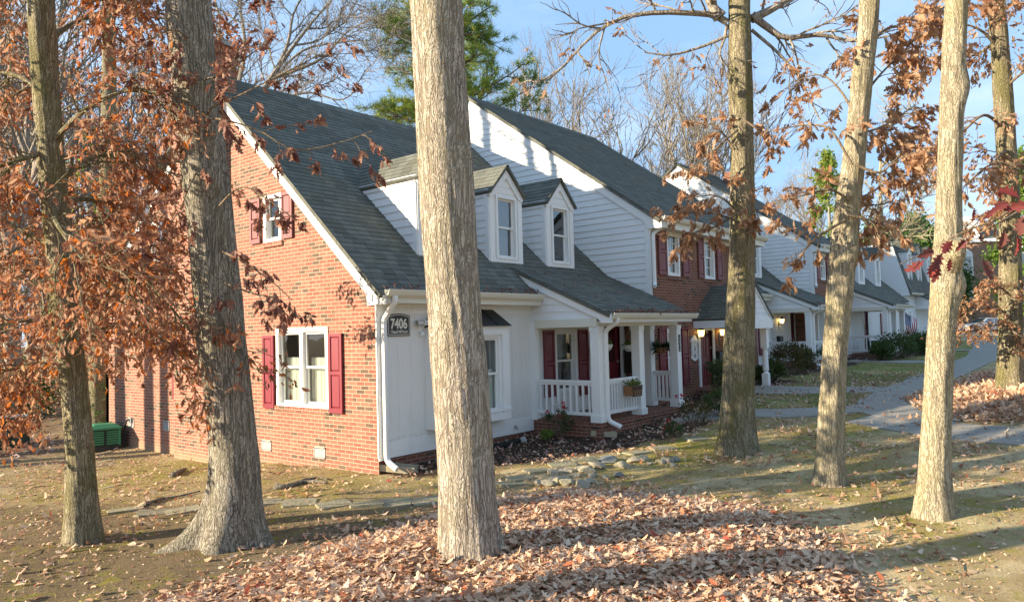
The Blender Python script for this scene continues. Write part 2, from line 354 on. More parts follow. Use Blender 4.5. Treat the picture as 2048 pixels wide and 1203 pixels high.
M['leaf_red'] = leafmat('crimson_oak_leaf', [(0, (.20, .085, .06)), (.3, (.17, .05, .045)), (.8, (.22, .042, .042)), (1, (.34, .055, .05)), (.8, (.28, .045, .045)), (1, (.42, .06, .05))], .3)
M['leaf_litter'] = leafmat('fallen_oak_leaf', [(0, (.34, .165, .095)), (.2, (.57, .335, .20)), (.55, (.74, .50, .33)), (.88, (.86, .66, .47)), (.955, (.58, .25, .13)), (.988, (.50, .14, .06)), (1, (.42, .08, .05))], .2, .6, .3)
M['leaf_litter_pink'] = leafmat('fallen_faded_leaf', [(0, (.28, .15, .115)), (.4, (.44, .295, .235)), (.8, (.56, .42, .36)), (1, (.38, .11, .07))], .1, .6, .3)
M['leaf_green'] = leafmat('evergreen_shrub_leaf', [(0, (.035, .07, .018)), (.5, (.06, .115, .026)), (.85, (.10, .15, .035)), (1, (.17, .12, .04))], .3, .45, .4)
M['leaf_olive'] = leafmat('olive_shrub_leaf', [(0, (.05, .05, .016)), (.5, (.095, .10, .028)), (.8, (.13, .12, .035)), (1, (.20, .10, .04))], .3, .5, .3)
M['leaf_fern'] = leafmat('fern_frond', [(0, (.02, .085, .03)), (1, (.06, .17, .055))], .3, .5, .3)
M['leaf_lime'] = leafmat('lime_green_leaf', [(0, (.09, .18, .02)), (1, (.22, .34, .05))], .4, .5, .3)
M['needle'] = leafmat('pine_needle', [(0, (.14, .25, .05)), (.5, (.28, .40, .07)), (.8, (.42, .48, .09)), (1, (.52, .42, .10))], .65, .5, .3)
M['ever'] = leafmat('evergreen_leaf', [(0, (.04, .10, .02)), (.5, (.07, .16, .03)), (1, (.13, .22, .05))], .3, .5, .3)
M['petal'] = leafmat('red_petal', [(0, (.55, .03, .05)), (1, (.75, .08, .10))], .3, .5, .3)
# ------------------------------------------------------------------ the lie of the land
def sstep(x, a, b):
    t = np.clip((x-a)/(b-a), 0, 1); return t*t*(3-2*t)
def vnoise(x, y, sc, seed=0):
    x = np.asarray(x, float)*sc+seed*17.3; y = np.asarray(y, float)*sc-seed*9.1
    return (np.sin(x*1.7+1.3*np.sin(y*1.1+.4))+np.sin(y*1.9+1.7*np.sin(x*.9))+.5*np.sin(2.7*x-2.1*y+seed))/2.5
def poly_sd(x, y, poly):
    x = np.asarray(x, float); y = np.asarray(y, float); d = np.full(x.shape, 1e9); ins = np.zeros(x.shape, bool); n = len(poly)
    for i in range(n):
        (ax, ay), (bx, by) = poly[i], poly[(i+1) % n]
        ex, ey = bx-ax, by-ay; t = np.clip(((x-ax)*ex+(y-ay)*ey)/(ex*ex+ey*ey), 0, 1)
        d = np.minimum(d, np.hypot(x-ax-t*ex, y-ay-t*ey))
        cnd = ((ay > y) != (by > y)) & (x < (bx-ax)*(y-ay)/((by-ay) if abs(by-ay) > 1e-9 else 1e-9)+ax); ins ^= cnd
    return np.where(ins, d, -d)
_XK = [-300, -60, -10, -5, 0, 4, 8, 12, 20, 40, 80, 300]; _ZK = [1.0, .4, -.22, -.10, 0, .15, .42, .60, .72, .90, 1.0, 1.0]
PILE = None
def ground0(x, y):
    x = np.asarray(x, float); y = np.asarray(y, float)
    h = np.interp(x, _XK, _ZK)
    back = sstep(y, .3, 7)*sstep(x, 4, -1); h = h-.27*back
    h = h+.42*sstep(y, -5.9, -9.0)*sstep(x, 4.5, 11)
    return h+.018*vnoise(x, y, 1.1, 1)+.008*vnoise(x, y, 3.3, 2)
def gp0(u, v):
    d = ray(u, v); s = 2.0
    for _ in range(4000):
        p = CP+d*s
        if p[2] <= float(ground0(p[0], p[1])): break
        s += .02
    return CP+d*s
_pp = [(250, 1240), (330, 1203), (500, 1150), (690, 1085), (850, 1040), (1000, 1000), (1110, 985), (1240, 985), (1400, 1003), (1540, 1022), (1640, 1080), (1700, 1140), (1760, 1215), (1800, 1300)]
PILE = [tuple(gp0(*p)[:2]) for p in _pp]+[(-3.2, -8.4), (-5.6, -7.6)]
def pile_h(x, y):
    d = poly_sd(x, y, PILE); return .12*sstep(d, -.25, 1.3)*(1+.35*vnoise(x, y, 1.6, 5))
def ground(x, y):
    return ground0(x, y)+pile_h(x, y)
def gz(x, y): return float(ground(np.array([x]), np.array([y]))[0])
def gp(u, v):
    d = ray(u, v); s = 2.0
    while s < 300:
        p = CP+d*s
        if p[2] <= gz(p[0], p[1]): break
        s += .03 if s < 30 else .2
    return CP+d*s
# flower bed of bare mulch in front of the houses
BED = [(.0, -.05), (.15, -.5), (.6, -1.05), (1.6, -1.75), (3.0, -2.35), (4.6, -2.75), (6.2, -2.95), (7.3, -2.6), (7.6, -1.9), (9.4, -2.0), (10.0, -2.2), (13.6, -2.3), (14.2, -1.0), (14.2, 0), (7.8, .3), (0, .3)]
BED2 = [(14.2, -1.2), (17.5, -1.8), (21.5, -1.9), (23.3, -2.2), (27.5, -2.9), (31, -2.6), (36, -2.6), (39, -2.4), (39.5, .8), (14.2, .8)]
def mkground():
    xs = np.concatenate([np.linspace(-400, -60, 12), np.linspace(-55, -12, 44), np.arange(-11, 15, .085), np.linspace(15.2, 45, 130), np.linspace(48, 120, 30), np.linspace(140, 500, 12)])
    ys = np.concatenate([np.linspace(-400, -40, 12), np.linspace(-36, -11, 40), np.arange(-10.5, 3.5, .085), np.linspace(3.7, 16, 70), np.linspace(17, 80, 50), np.linspace(100, 500, 12)])
    X, Y = np.meshgrid(xs, ys); Z = ground(X.ravel(), Y.ravel()).reshape(X.shape)
    nx, ny = len(xs), len(ys); co = np.stack([X, Y, Z], -1).reshape(-1, 3)
    i = np.arange(nx*ny).reshape(ny, nx); q = np.stack([i[:-1, :-1], i[:-1, 1:], i[1:, 1:], i[1:, :-1]], -1).reshape(-1, 4)
    me = bpy.data.meshes.new('ground'); me.vertices.add(len(co)); me.vertices.foreach_set('co', co.ravel())
    me.loops.add(q.size); me.polygons.add(len(q)); me.loops.foreach_set('vertex_index', q.ravel()); me.polygons.foreach_set('loop_start', np.arange(len(q))*4)
    me.update(); me.validate()
    x, y = co[:, 0], co[:, 1]
    wob = .18*vnoise(x, y, 2.2, 3)+.1*vnoise(x, y, 5.2, 4)
    bed = np.maximum(sstep(poly_sd(x, y, BED)+wob, -.12, .12), sstep(poly_sd(x, y, BED2)+wob, -.2, .2))
    lawn = sstep(x+wob*3, 6.5, 8.5)*sstep(y, -6.2, -5.0)*(1-bed)*(x < 48)
    moss = 1.3*np.exp(-(((x-4.0)/2.1)**2+((y+3.5)/.85)**2))+.8*np.exp(-(((x-6.3)/2.0)**2+((y+5.3)/.7)**2))+.6*np.exp(-(((x-2.9)/1.2)**2+((y+6.2)/.8)**2))+.5*np.exp(-(((x-1.6)/1.2)**2+((y+7.6)/.7)**2))+.9*np.exp(-(((x-1.0)/.9)**2+((y+.95)/.35)**2))+.6*np.exp(-(((x+1.2)/1.5)**2+((y-.2)/.8)**2))+.7*np.exp(-(((x+1.0)/2.2)**2+((y-4.5)/1.6)**2))
    woods = np.maximum(sstep(y, 8.5, 11)*sstep(x, 1, -1), sstep(y, 12.5, 14.5))
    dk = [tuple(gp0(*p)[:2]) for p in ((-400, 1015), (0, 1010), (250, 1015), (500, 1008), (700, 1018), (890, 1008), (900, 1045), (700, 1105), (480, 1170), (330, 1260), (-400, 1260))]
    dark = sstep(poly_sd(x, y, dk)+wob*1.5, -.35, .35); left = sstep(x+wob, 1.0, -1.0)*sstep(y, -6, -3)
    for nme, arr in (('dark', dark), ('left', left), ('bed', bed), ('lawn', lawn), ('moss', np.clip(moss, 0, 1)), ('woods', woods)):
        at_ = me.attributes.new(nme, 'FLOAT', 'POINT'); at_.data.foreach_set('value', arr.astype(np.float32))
    a = Nd('yard_soil'); p = a.pos()
    def attr(n):
        q = a.n('ShaderNodeAttribute'); q.attribute_name = n; return q.outputs['Fac']
    n1 = a.noise(p, 1.1, 6, .65); n2 = a.noise(p, 5.5, 5, .65); n3 = a.noise(p, 38, 5, .7); n4 = a.noise(p, 140, 3, .7)
    c = a.mix(n2, (.31, .21, .105), (.48, .365, .195)); c = a.mix(a.step(n1, .42, .66), c, (.58, .47, .28)); c = a.mix(a.step(n3, .5, .75, 0, .6), c, (.12, .085, .05))
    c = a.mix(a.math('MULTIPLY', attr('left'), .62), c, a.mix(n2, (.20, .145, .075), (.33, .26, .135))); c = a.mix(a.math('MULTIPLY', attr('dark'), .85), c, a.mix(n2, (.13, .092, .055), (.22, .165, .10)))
    mossf = a.math('ADD', a.math('MULTIPLY', a.step(n2, .5, .66), a.step(n1, .58, .44)), a.math('MULTIPLY', attr('moss'), a.step(n2, .30, .5)), cl=True)
    c = a.mix(a.math('MULTIPLY', mossf, .8), c, a.mix(n3, (.17, .165, .018), (.36, .31, .05)))
    mul = a.mix(n3, (.032, .022, .016), (.105, .070, .05)); c = a.mix(attr('bed'), c, mul)
    gr = a.mix(n3, (.09, .15, .03), (.26, .28, .08)); c = a.mix(a.math('MULTIPLY', attr('lawn'), a.step(n1, .36, .6)), c, gr)
    wd = a.mix(n3, (.10, .062, .035), (.25, .165, .10)); c = a.mix(a.math('MULTIPLY', attr('woods'), .85), c, wd)
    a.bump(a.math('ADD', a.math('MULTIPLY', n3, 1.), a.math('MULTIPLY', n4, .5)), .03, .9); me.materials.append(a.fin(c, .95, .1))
    me.polygons.foreach_set('use_smooth', [True]*len(me.polygons))
    o = bpy.data.objects.new('ground', me); COL.objects.link(o); tag(o, kind='structure'); return o
mkground()
# ------------------------------------------------------------------ walks
def strip(name, left, right, th=.05, lift=.025, every=1.5, kind='structure'):
    def dense(pl):
        o = []
        for (a, b) in zip(pl[:-1], pl[1:]):
            k = 10
            for j in range(k): o.append((a[0]+(b[0]-a[0])*j/k, a[1]+(b[1]-a[1])*j/k))
        return o+[pl[-1]]
    Lf, Rt = dense(left), dense(right); g = G(); nc = 5
    rows = []
    for a, b in zip(Lf, Rt):
        rows.append([(a[0]+(b[0]-a[0])*t/nc, a[1]+(b[1]-a[1])*t/nc) for t in range(nc+1)])
    P3 = lambda p: (p[0], p[1], gz(*p)+lift)
    for r0, r1 in zip(rows[:-1], rows[1:]):
        for t in range(nc): g.face([P3(r0[t]), P3(r1[t]), P3(r1[t+1]), P3(r0[t+1])])
        for (p, q) in ((r0[0], r1[0]), (r0[-1], r1[-1])):
            a, b = P3(p), P3(q); g.face([a, b, (b[0], b[1], b[2]-th-.1), (a[0], a[1], a[2]-th-.1)])
    for r in (rows[0], rows[-1]):
        for t in range(nc):
            a, b = P3(r[t]), P3(r[t+1]); g.face([a, b, (b[0], b[1], b[2]-th-.1), (a[0], a[1], a[2]-th-.1)])
    o = g.build(name, M['walk']); return tag(o, kind=kind)
def walkmat():
    a = Nd('aged_concrete_walk'); p = a.pos(); n1 = a.noise(p, .9, 6, .65); n2 = a.noise(p, 60, 4, .7); u = a.sep(p)
    f = a.math('FRACT', a.math('DIVIDE', u[0], 1.52)); j = a.step(a.math('ABSOLUTE', a.math('SUBTRACT', f, .5)), .012, .004)
    c = a.mix(n1, (.36, .335, .29), (.25, .235, .20)); c = a.mix(a.math('MULTIPLY', n2, .35), c, (.20, .18, .15)); c = a.mix(j, c, (.10, .09, .075))
    a.bump(a.math('SUBTRACT', n2, a.math('MULTIPLY', j, 2.)), .004, .7); return a.fin(c, .9, .15)
M['walk'] = walkmat()
strip('sidewalk', [(7.1, -6.35), (8.2, -4.9), (10.0, -4.72), (13.2, -4.75), (18.2, -4.7), (26, -4.5), (36, -3.4), (47, -1.6), (60, .5)],
      [(7.6, -7.2), (9.2, -5.9), (11.2, -5.75), (13.9, -5.8), (18.6, -5.8), (26.4, -5.75), (36.5, -4.7), (47.5, -3.0), (60.5, -.8)])
strip('path', [(7.3, -2.05), (8.0, -3.3), (8.5, -4.4), (8.9, -5.0)], [(6.0, -2.0), (6.9, -3.3), (7.5, -4.6), (8.0, -5.2)], lift=.03)
strip('path', [(10.3, -1.6), (10.5, -3.2), (11.2, -4.76)], [(11.9, -1.6), (11.75, -3.2), (12.3, -4.76)], lift=.03)
strip('path', [(22.0, -1.0), (21.6, -3.2), (21.9, -4.62)], [(23.2, -1.0), (22.9, -3.2), (23.2, -4.62)], lift=.03)
strip('path', [(31.0, -1.5), (31.2, -4.2)], [(32.1, -1.5), (32.3, -4.2)], lift=.03)
strip('path', [tuple(gp(*p)[:2]) for p in ((1790, 824), (1860, 838), (1950, 851), (2048, 858), (2300, 866))], [tuple(gp(*p)[:2]) for p in ((1690, 846), (1800, 864), (1905, 880), (2048, 892), (2300, 906))], lift=.02)
# ------------------------------------------------------------------ house kit
def window(root, P, u0, u1, z0, z1, two=False, grid=0, curtain=None, cas=.075, gm='glass', room=.5, sill=True, proud=.02, rec=.085):
    g = G(); c = cas
    for a in ((u0-.0, u0+c, -rec, proud, z0, z1), (u1-c, u1, -rec, proud, z0, z1), (u0+c, u1-c, -rec, proud, z1-c, z1), (u0+c, u1-c, -rec, proud+.004, z0, z0+c*.7)): g.box(*a, P=P)
    lights = [(u0+c, u1-c)]
    if two:
        m_ = (u0+u1)/2; g.box(m_-.05, m_+.05, -rec, proud-.004, z0+c*.7, z1-c, P=P); lights = [(u0+c, m_-.05), (m_+.05, u1-c)]
    wf = g.build('window', M['trim'], root)
    gs, gg, gm_ = G(), G(), G(); zm = (z0+z1)/2; r = .042
    for a, b in lights:
        for (lo, hi, n) in ((zm-.02, z1-c, -.052), (z0+c*.7, zm+.02, -.078)):
            gs.box(a, a+r, n-.02, n+.015, lo, hi, P=P); gs.box(b-r, b, n-.02, n+.015, lo, hi, P=P)
            gs.box(a+r, b-r, n-.02, n+.015, lo, lo+r, P=P); gs.box(a+r, b-r, n-.02, n+.015, hi-r, hi, P=P)
            gg.face([P(a+r, n, lo+r), P(b-r, n, lo+r), P(b-r, n, hi-r), P(a+r, n, hi-r)])
            if grid:
                for k in range(1, grid): x = a+r+(b-a-2*r)*k/grid; gm_.box(x-.009, x+.009, n-.006, n+.008, lo+r, hi-r, P=P)
                zz = (lo+hi)/2; gm_.box(a+r, b-r, n-.006, n+.008, zz-.009, zz+.009, P=P)
    gs.build('sash', M['trim'], wf); gg.build('pane', M[gm], wf)
    if gm_.f: gm_.build('muntin', M['trim'], wf)
    if curtain:
        kind, top = curtain; gc = G(); zt = z0+(z1-z0)*top
        for a, b in lights:
            n = 26; pts = [(a+.02+(b-a-.04)*k/n, -.17-.014*math.sin(k*1.9)-.006*math.sin(k*.7)) for k in range(n+1)]
            if kind == 'cafe': rows = ((z0+.04, zt),)
            else: rows = ((zt, z1-.06),)
            for lo, hi in rows:
                for p, q in zip(pts[:-1], pts[1:]): gc.face([P(p[0], p[1], lo), P(q[0], q[1], lo), P(q[0], q[1], hi), P(p[0], p[1], hi)])
        gc.build('curtain', M['curtain'] if kind != 'blind' else M['blind'], wf)
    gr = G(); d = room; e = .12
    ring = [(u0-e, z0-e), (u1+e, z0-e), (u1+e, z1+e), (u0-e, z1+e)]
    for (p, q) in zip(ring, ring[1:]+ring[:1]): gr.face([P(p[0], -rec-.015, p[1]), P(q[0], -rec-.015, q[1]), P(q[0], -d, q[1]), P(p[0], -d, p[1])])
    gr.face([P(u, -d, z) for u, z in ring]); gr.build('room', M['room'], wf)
    if sill:
        pass
    return wf
def brick_sill(root, P, u0, u1, z, mat='brick_brown', h=.10):
    g = G(); n = max(3, int((u1-u0)/.075)); s = (u1-u0)/n
    for k in range(n): g.box(u0+k*s+.004, u0+(k+1)*s-.004, -.04, .035, z-h+random.uniform(-.002, .002), z-.004, P=P)
    g.box(u0, u1, -.05, .022, z-h+.006, z-.012, P=P, m=1)
    return g.build('sill', [M[mat], M['concrete']], root)
def shutter(root, P, u0, u1, z0, z1, mat='maroon', n0=.012, split=.5):
    g = G(); s = .055; zm = z0+(z1-z0)*split
    g.box(u0, u0+s, n0, n0+.036, z0, z1, P=P); g.box(u1-s, u1, n0, n0+.036, z0, z1, P=P)
    for a, b in ((z0, z0+s*1.5), (zm-s/2, zm+s/2), (z1-s, z1)): g.box(u0+s, u1-s, n0+.001, n0+.035, a, b, P=P)
    for a, b in ((z0+s*1.5, zm-s/2), (zm+s/2, z1-s)):
        g.box(u0+s, u1-s, n0, n0+.012, a, b, P=P)
        i = .028; bv = [(u0+s+.006, a+.006), (u1-s-.006, a+.006), (u1-s-.006, b-.006), (u0+s+.006, b-.006)]; iv = [(u0+s+i, a+i), (u1-s-i, a+i), (u1-s-i, b-i), (u0+s+i, b-i)]
        for k in range(4): g.face([P(bv[k][0], n0+.013, bv[k][1]), P(bv[(k+1) % 4][0], n0+.013, bv[(k+1) % 4][1]), P(iv[(k+1) % 4][0], n0+.03, iv[(k+1) % 4][1]), P(iv[k][0], n0+.03, iv[k][1])])
        g.face([P(x, n0+.03, z) for x, z in iv])
    return g.build('shutter', M[mat], root)
def door(root, P, u0, u1, z0, z1, lite=False, mat='maroon_door'):
    g = G(); g.box(u0, u1, -.09, -.045, z0, z1, P=P); w_ = u1-u0; m_ = (u0+u1)/2
    if lite: pan = [(u0+.12, m_-.05, z0+.2, z0+.85), (m_+.05, u1-.12, z0+.2, z0+.85)]
    else: pan = [(a, b, c, d) for a, b in ((u0+.11, m_-.05), (m_+.05, u1-.11)) for c, d in ((z0+.2, z0+.62), (z0+.74, z0+1.42), (z0+1.54, z1-.14))]
    for a, b, c, d in pan:
        g.box(a, b, -.047, -.035, c, c+.02, P=P); g.box(a, b, -.047, -.035, d-.02, d, P=P); g.box(a, a+.02, -.047, -.035, c, d, P=P); g.box(b-.02, b, -.047, -.035, c, d, P=P)
        g.box(a+.05, b-.05, -.047, -.036, c+.05, d-.05, P=P)
    o = g.build('door', M[mat], root)
    f = G(); c = .11
    f.box(u0-c, u0, -.1, .03, z0, z1+c, P=P); f.box(u1, u1+c, -.1, .03, z0, z1+c, P=P); f.box(u0, u1, -.1, .03, z1, z1+c, P=P); f.box(u0-c-.03, u1+c+.03, -.02, .05, z1+c, z1+c+.05, P=P)
    f.build('door_frame', M['trim'], o)
    if lite:
        q = G(); q.face([P(u0+.16, -.043, z0+1.0), P(u1-.16, -.043, z0+1.0), P(u1-.16, -.043, z1-.16), P(u0+.16, -.043, z1-.16)]); q.build('pane', M['glass2'], o)
        q = G()
        for k in range(4): x = u0+.16+(w_-.32)*k/3; q.box(x-.012, x+.012, -.045, -.03, z0+1.0, z1-.16, P=P)
        for k in range(4): z = z0+1.0+(z1-.16-z0-1.0)*k/3; q.box(u0+.16, u1-.16, -.045, -.032, z-.012, z+.012, P=P)
        q.build('muntin', M[mat], o)
    h = G(); h.lathe([(.0, 0), (.022, .005), (.03, .03), (.022, .055), (0, .06)], n=10)
    hm = G(); hm.v = [P(u1-.08+v[0], -.045+v[2], z0+1.0+v[1]) for v in h.v]; hm.f = h.f; hm.m = h.m; hm.build('handle', M['grey'], o)
    return o
def roof_slab(root, name, P, poly, course=.14, th=.07, m='shingle'):
    """lapped shingles over a slab; P maps (along eave, out of the roof, up the slope)"""
    g = G(); g.prism(poly, -th, 0, P); g.lapped(poly, P, course, .009, .003); return g.build(name, M[m], root)
def slopeP(x0, y0, z0, dy, dz):                         # a roof plane whose eave runs along X through (y0, z0)
    L_ = math.hypot(dy, dz); ty, tz = dy/L_, dz/L_; ny, nz_ = -tz, ty
    if nz_ < 0: ny, nz_ = -ny, -nz_
    return lambda u, n, s: (x0+u, y0+ty*s+ny*n, z0+tz*s+nz_*n), L_
def slopeX(y0, x0, z0, dx, dz):                         # eave runs along Y
    L_ = math.hypot(dx, dz); tx, tz = dx/L_, dz/L_; nx, nz_ = -tz, tx
    if nz_ < 0: nx, nz_ = -nx, -nz_
    return lambda u, n, s: (x0+tx*s+nx*n, y0+u, z0+tz*s+nz_*n), L_
def gutter(root, x0, x1, y, z, litter=True):
    g = G(); prof = [(0, 0), (.0, -.11), (-.05, -.115), (-.085, -.08), (-.115, -.015), (-.115, .0), (-.105, .0), (-.10, -.018), (-.07, -.075), (-.045, -.1), (-.01, -.1), (-.01, 0)]
    n = len(prof); i = len(g.v)
    for x in (x0, x1): g.v += [(x, y+a, z+b) for a, b in prof]
    g.f += [(i+k, i+(k+1) % n, i+n+(k+1) % n, i+n+k) for k in range(n)]+[tuple(range(i, i+n)), tuple(range(i+2*n-1, i+n-1, -1))]; g.m += [0]*(n+2)
    return g.build('gutter', M['cream'], root)
def downspout(root, path, w_=.085, d=.06, name='downspout', mat='trim'):
    g = G(); pts = [Vector(p) for p in path]
    # round the corners
    out_ = [pts[0]]
    for a, b, c in zip(pts[:-2], pts[1:-1], pts[2:]):
        r = min(.09, (b-a).length*.45, (c-b).length*.45); p = b+(a-b).normalized()*r; q = b+(c-b).normalized()*r
        out_ += [p*(1-t)**2+b*2*t*(1-t)+q*t*t for t in (0, .25, .5, .75, 1)]
    out_.append(pts[-1]); g.tube(out_, [w_*.56]*len(out_), n=8); return g.build(name, M[mat], root)
def dormer(root, xc, yf, z0, ze, zp, w_, yb, leftlit=True, gm='glass2', curtain=None, half=None, n_course=.155):
    """gabled dormer: front in the plane y=yf, base z0, eave ze, peak zp, cheeks running back to yb at the eave"""
    hw = w_/2; Pf = PY(yf)
    ww = w_*.30; wz0, wz1 = z0+.13, z0+.13+(ze-z0)*.84
    g = G(); face_ = [(xc-hw, z0), (xc+hw, z0), (xc+hw, ze), (xc, zp-.06), (xc-hw, ze)]
    g.wall(face_, [(xc-ww, xc+ww, wz0, wz1)], Pf)
    g.box(xc-hw, xc-ww-.07, 0, .022, z0, ze, P=Pf); g.box(xc+ww+.07, xc+hw, 0, .022, z0, ze, P=Pf); g.box(xc-ww-.07, xc+ww+.07, 0, .02, z0, wz0-.02, P=Pf)
    g.box(xc-hw, xc+hw, 0, .012, ze-.0, ze+.01, P=Pf)
    g.prism([(xc-hw, ze-.17), (xc-hw+.13, ze-.13), (xc, zp-.28), (xc+hw-.13, ze-.13), (xc+hw, ze-.17), (xc+hw+.03, ze-.095), (xc, zp-.085), (xc-hw-.03, ze-.095)], .012, .045, Pf)
    for k in range(3):
        za = ze-.05+k*.14; hl = hw*.72*(1-(za-ze+.05)/(zp-ze)); g.box(xc-hl, xc+hl, 0, .014, za, za+.128, P=Pf)
    d = g.build('dormer', M['trim'], root)
    window(root, Pf, xc-ww-.02, xc+ww+.02, wz0-.02, wz1+.02, curtain=curtain, cas=.06, gm=gm, room=.7, proud=.035)
    for sgn in (-1, 1):
        x = xc+sgn*hw; g = G(); P = PX(x) if sgn < 0 else PXr(x)
        poly = [(yf, z0-.02), (yf+(yb-yf)*1.0, ze), (yf, ze)]
        g.face([P(u, 0, z) for u, z in poly]); g.lapped(poly, P, n_course, .016)
        g.box(yf, yf+.10, 0, .024, z0, ze, P=P); g.box(yf, yb-.12, 0, .03, ze-.17, ze-.075, P=P); g.build('cheek', M['siding'], d)
        dx = hw+.07; dz = (zp-ze)*(hw+.07)/hw; Pp, Ls = slopeX(0, x+sgn*.07, ze-(zp-ze)*.07/hw, -sgn*dx, dz)
        back = yb+.1; ridge = yb+(zp-ze)/.907+.15
        roof_slab(d, 'roof', Pp, [(yf-.1, 0), (back-.15, 0), (ridge, Ls), (yf-.1, Ls)], .13, .045)
    return d
def lap_gable(root, name, P, poly, mat='siding', course=.155):
    g = G(); g.face([P(u, 0, z) for u, z in poly]); g.lapped(poly, P, course, .018); return g.build(name, M[mat], root)
def post(root, x, y, z0, z1, s=.19, name='porch_post'):
    g = G(); h = s/2; g.box(x-h, x+h, y-h, y+h, z0+.02, z1); g.box(x-h-.025, x+h+.025, y-h-.025, y+h+.025, z0, z0+.13); g.box(x-h-.012, x+h+.012, y-h-.012, y+h+.012, z1-.09, z1-.003)
    return g.build(name, M['trim'], root)
def railing(root, a, b, z0, z1, n):
    g = G(); a, b = Vector((*a, 0)), Vector((*b, 0)); up = Vector((0, 0, 1))
    g.bar(a+up*z1, b+up*z1, .085, .05); g.bar(a+up*(z1-.05), b+up*(z1-.05), .04, .05); g.bar(a+up*z0, b+up*z0, .045, .065)
    for k in range(n):
        p = a+(b-a)*((k+.5)/n); g.box(p.x-.019, p.x+.019, p.y-.019, p.y+.019, z0+.03, z1-.07)
    return g.build('railing', M['trim'], root)
# ------------------------------------------------------------------ the terrace: cape cottages and taller brick houses in turn
YR, ZR, YE, ZE = 5.06, 7.75, -.20, 2.98                 # ridge and front eave of a cape
KS = (ZR-ZE)/(YR-YE)
def zroof(y): return ZE+KS*(y-YE)
def cape(root, W, dorms, px0, px1, end=False, floor=.47, right_open=False, dw=1.06, curt=None, pw=None, posts=(0, 1.5, 3.2)):
    yb = 10.36; zb = 3.45; ks2 = (ZR-zb)/(10.62-YR)
    P0 = PY(0.)
    # main roof, front and back
    P, Ls = slopeP(-.16 if end else 0, YE-.10, ZE-.10*KS, YR-YE+.10, ZR-ZE+.10*KS)
    x1 = W+(.14 if right_open else -.0)
    roof_slab(root, 'roof', P, [(0, 0), (x1+(.16 if end else 0), 0), (x1+(.16 if end else 0), Ls), (0, Ls)])
    P, Ls = slopeP(-.16 if end else 0, 10.62, zb, YR-10.62, ZR-zb)
    roof_slab(root, 'roof', P, [(0, 0), (x1+.16, 0), (x1+.16, Ls), (0, Ls)])
    g = G(); g.prism([(YR-.16, ZR+.012-.16*KS), (YR, ZR+.012), (YR+.16, ZR+.012-.16*ks2), (YR, ZR+.042)], 0, x1+(.16 if end else 0), PXr(-.16 if end else 0)); g.build('ridge_cap', M['shingle'], root)
    # front wall: white grooved panels over a brick plinth
    g = G(); holes = []
    if pw: holes.append((pw[0], pw[1], pw[2], pw[3]))
    if end: holes.append((1.28, 2.86, .74, 2.2))
    dr = [d_ for d_ in [(px0+2.62, px0+3.44, floor, floor+2.02)]]
    holes += dr
    g.wall([(0, .24), (W, .24), (W, 2.95), (0, 2.95)], holes, P0); g.build('wall', M['panel'], root)
    g = G(); g.box(.14, px0-.02, 0, .02, .24, .50, P=P0); g.box(.0, .13, -.02, .026, .22, 2.85, P=P0); g.box(.13, px0-.0, 0, .014, 2.60, 2.66, P=P0)
    g.box(px0-.04, px0+.10, 0, .12, floor-.02, 2.45, P=P0); g.build('trim_board', M['trim'], root)
    g = G(); g.box(.02, W, -.2, -.03, -.6, .239, P=P0); g.build('plinth', M['brick_brown'], root)
    # eaves
    g = G(); e = px0-.02
    g.box(-.02, e, .0, .30, 2.76, 2.785, P=P0); g.box(-.02, e, .275, .30, 2.785, 2.93, P=P0); g.build('soffit', M['cream'], root)
    gutter(root, -.06, e, -.30, 2.975)
    for k, xd in enumerate(dorms): dormer(root, xd, .6, 3.66, 5.2, 5.77, dw, 2.34, curtain=(curt[k] if curt else None))
    # porch
    yp = -1.53
    P, Ls = slopeP(px0-.06, -1.93, 2.53, 2.48, 1.10)
    roof_slab(root, 'porch_roof', P, [(0, 0), (px1-px0+.28, 0), (px1-px0+.28, Ls), (0, Ls)])
    g = G(); Pc = PX(px0)
    g.box(px0, px1, -1.60, -1.46, 2.30, 2.47); g.box(px0-.035, px0+.10, yp-.08, .0, 2.30, 2.46); g.box(px1-.1, px1+.0, yp-.06, -.0, 2.30, 2.46); g.build('porch_beam', M['cream'], root)
    g = G(); g.face([(px0+.05, 0, 2.47), (px1-.05, 0, 2.47), (px1-.05, -1.5, 2.47), (px0+.05, -1.5, 2.47)]); g.build('porch_ceiling', M['cream'], root)
    tri = [(-1.86, 2.46), (.30, 2.46), (.30, 3.38), (-1.86, 2.48)]
    lap_gable(root, 'porch_gable', PX(px0+.03), tri)
    g = G(); kk = 1.10/2.48
    g.prism([(-1.95, 2.36), (-1.72, 2.36), (-1.66, 2.44), (.44, 2.44+2.10*kk-.02), (.55, 3.59), (.44, 3.56), (-1.95, 2.525)], .0, .035, PX(px0+.0))
    g.box(px0+.001, px1+.1, -1.90, -1.62, 2.37, 2.39); g.box(px0, px1+.1, -1.90, -1.875, 2.385, 2.50); g.build('rake_board', M['trim'], root)
    gutter(root, px0-.02, px1+.24, -1.90, 2.545)
    g = G(); g.box(px0-.0, px1+.05, -1.62, .02, -.6, floor-.07); g.build('porch_base', M['brick_brown'], root)
    g = G(); n = int((px1-px0)/.09)
    for k in range(n): g.box(px0-.02+k*.09, px0-.02+k*.09+.08, -1.645, -1.53, floor-.085+random.uniform(-.002, .002), floor+random.uniform(-.003, .003))
    for k in range(18): g.box(px0-.022, px0+.095, -1.535+k*.085, -1.535+k*.085+.075, floor-.085, floor+random.uniform(-.003, .003))
    g.box(px0+.1, px1+.03, -1.53, 0, floor-.07, floor-.008); g.build('porch_floor', M['brick_brown'], root)
    xs = [px0+.05+q for q in posts]
    for x in xs: post(root, x, yp, floor, 2.30)
    post(root, xs[-1], -.86, floor, 2.30)
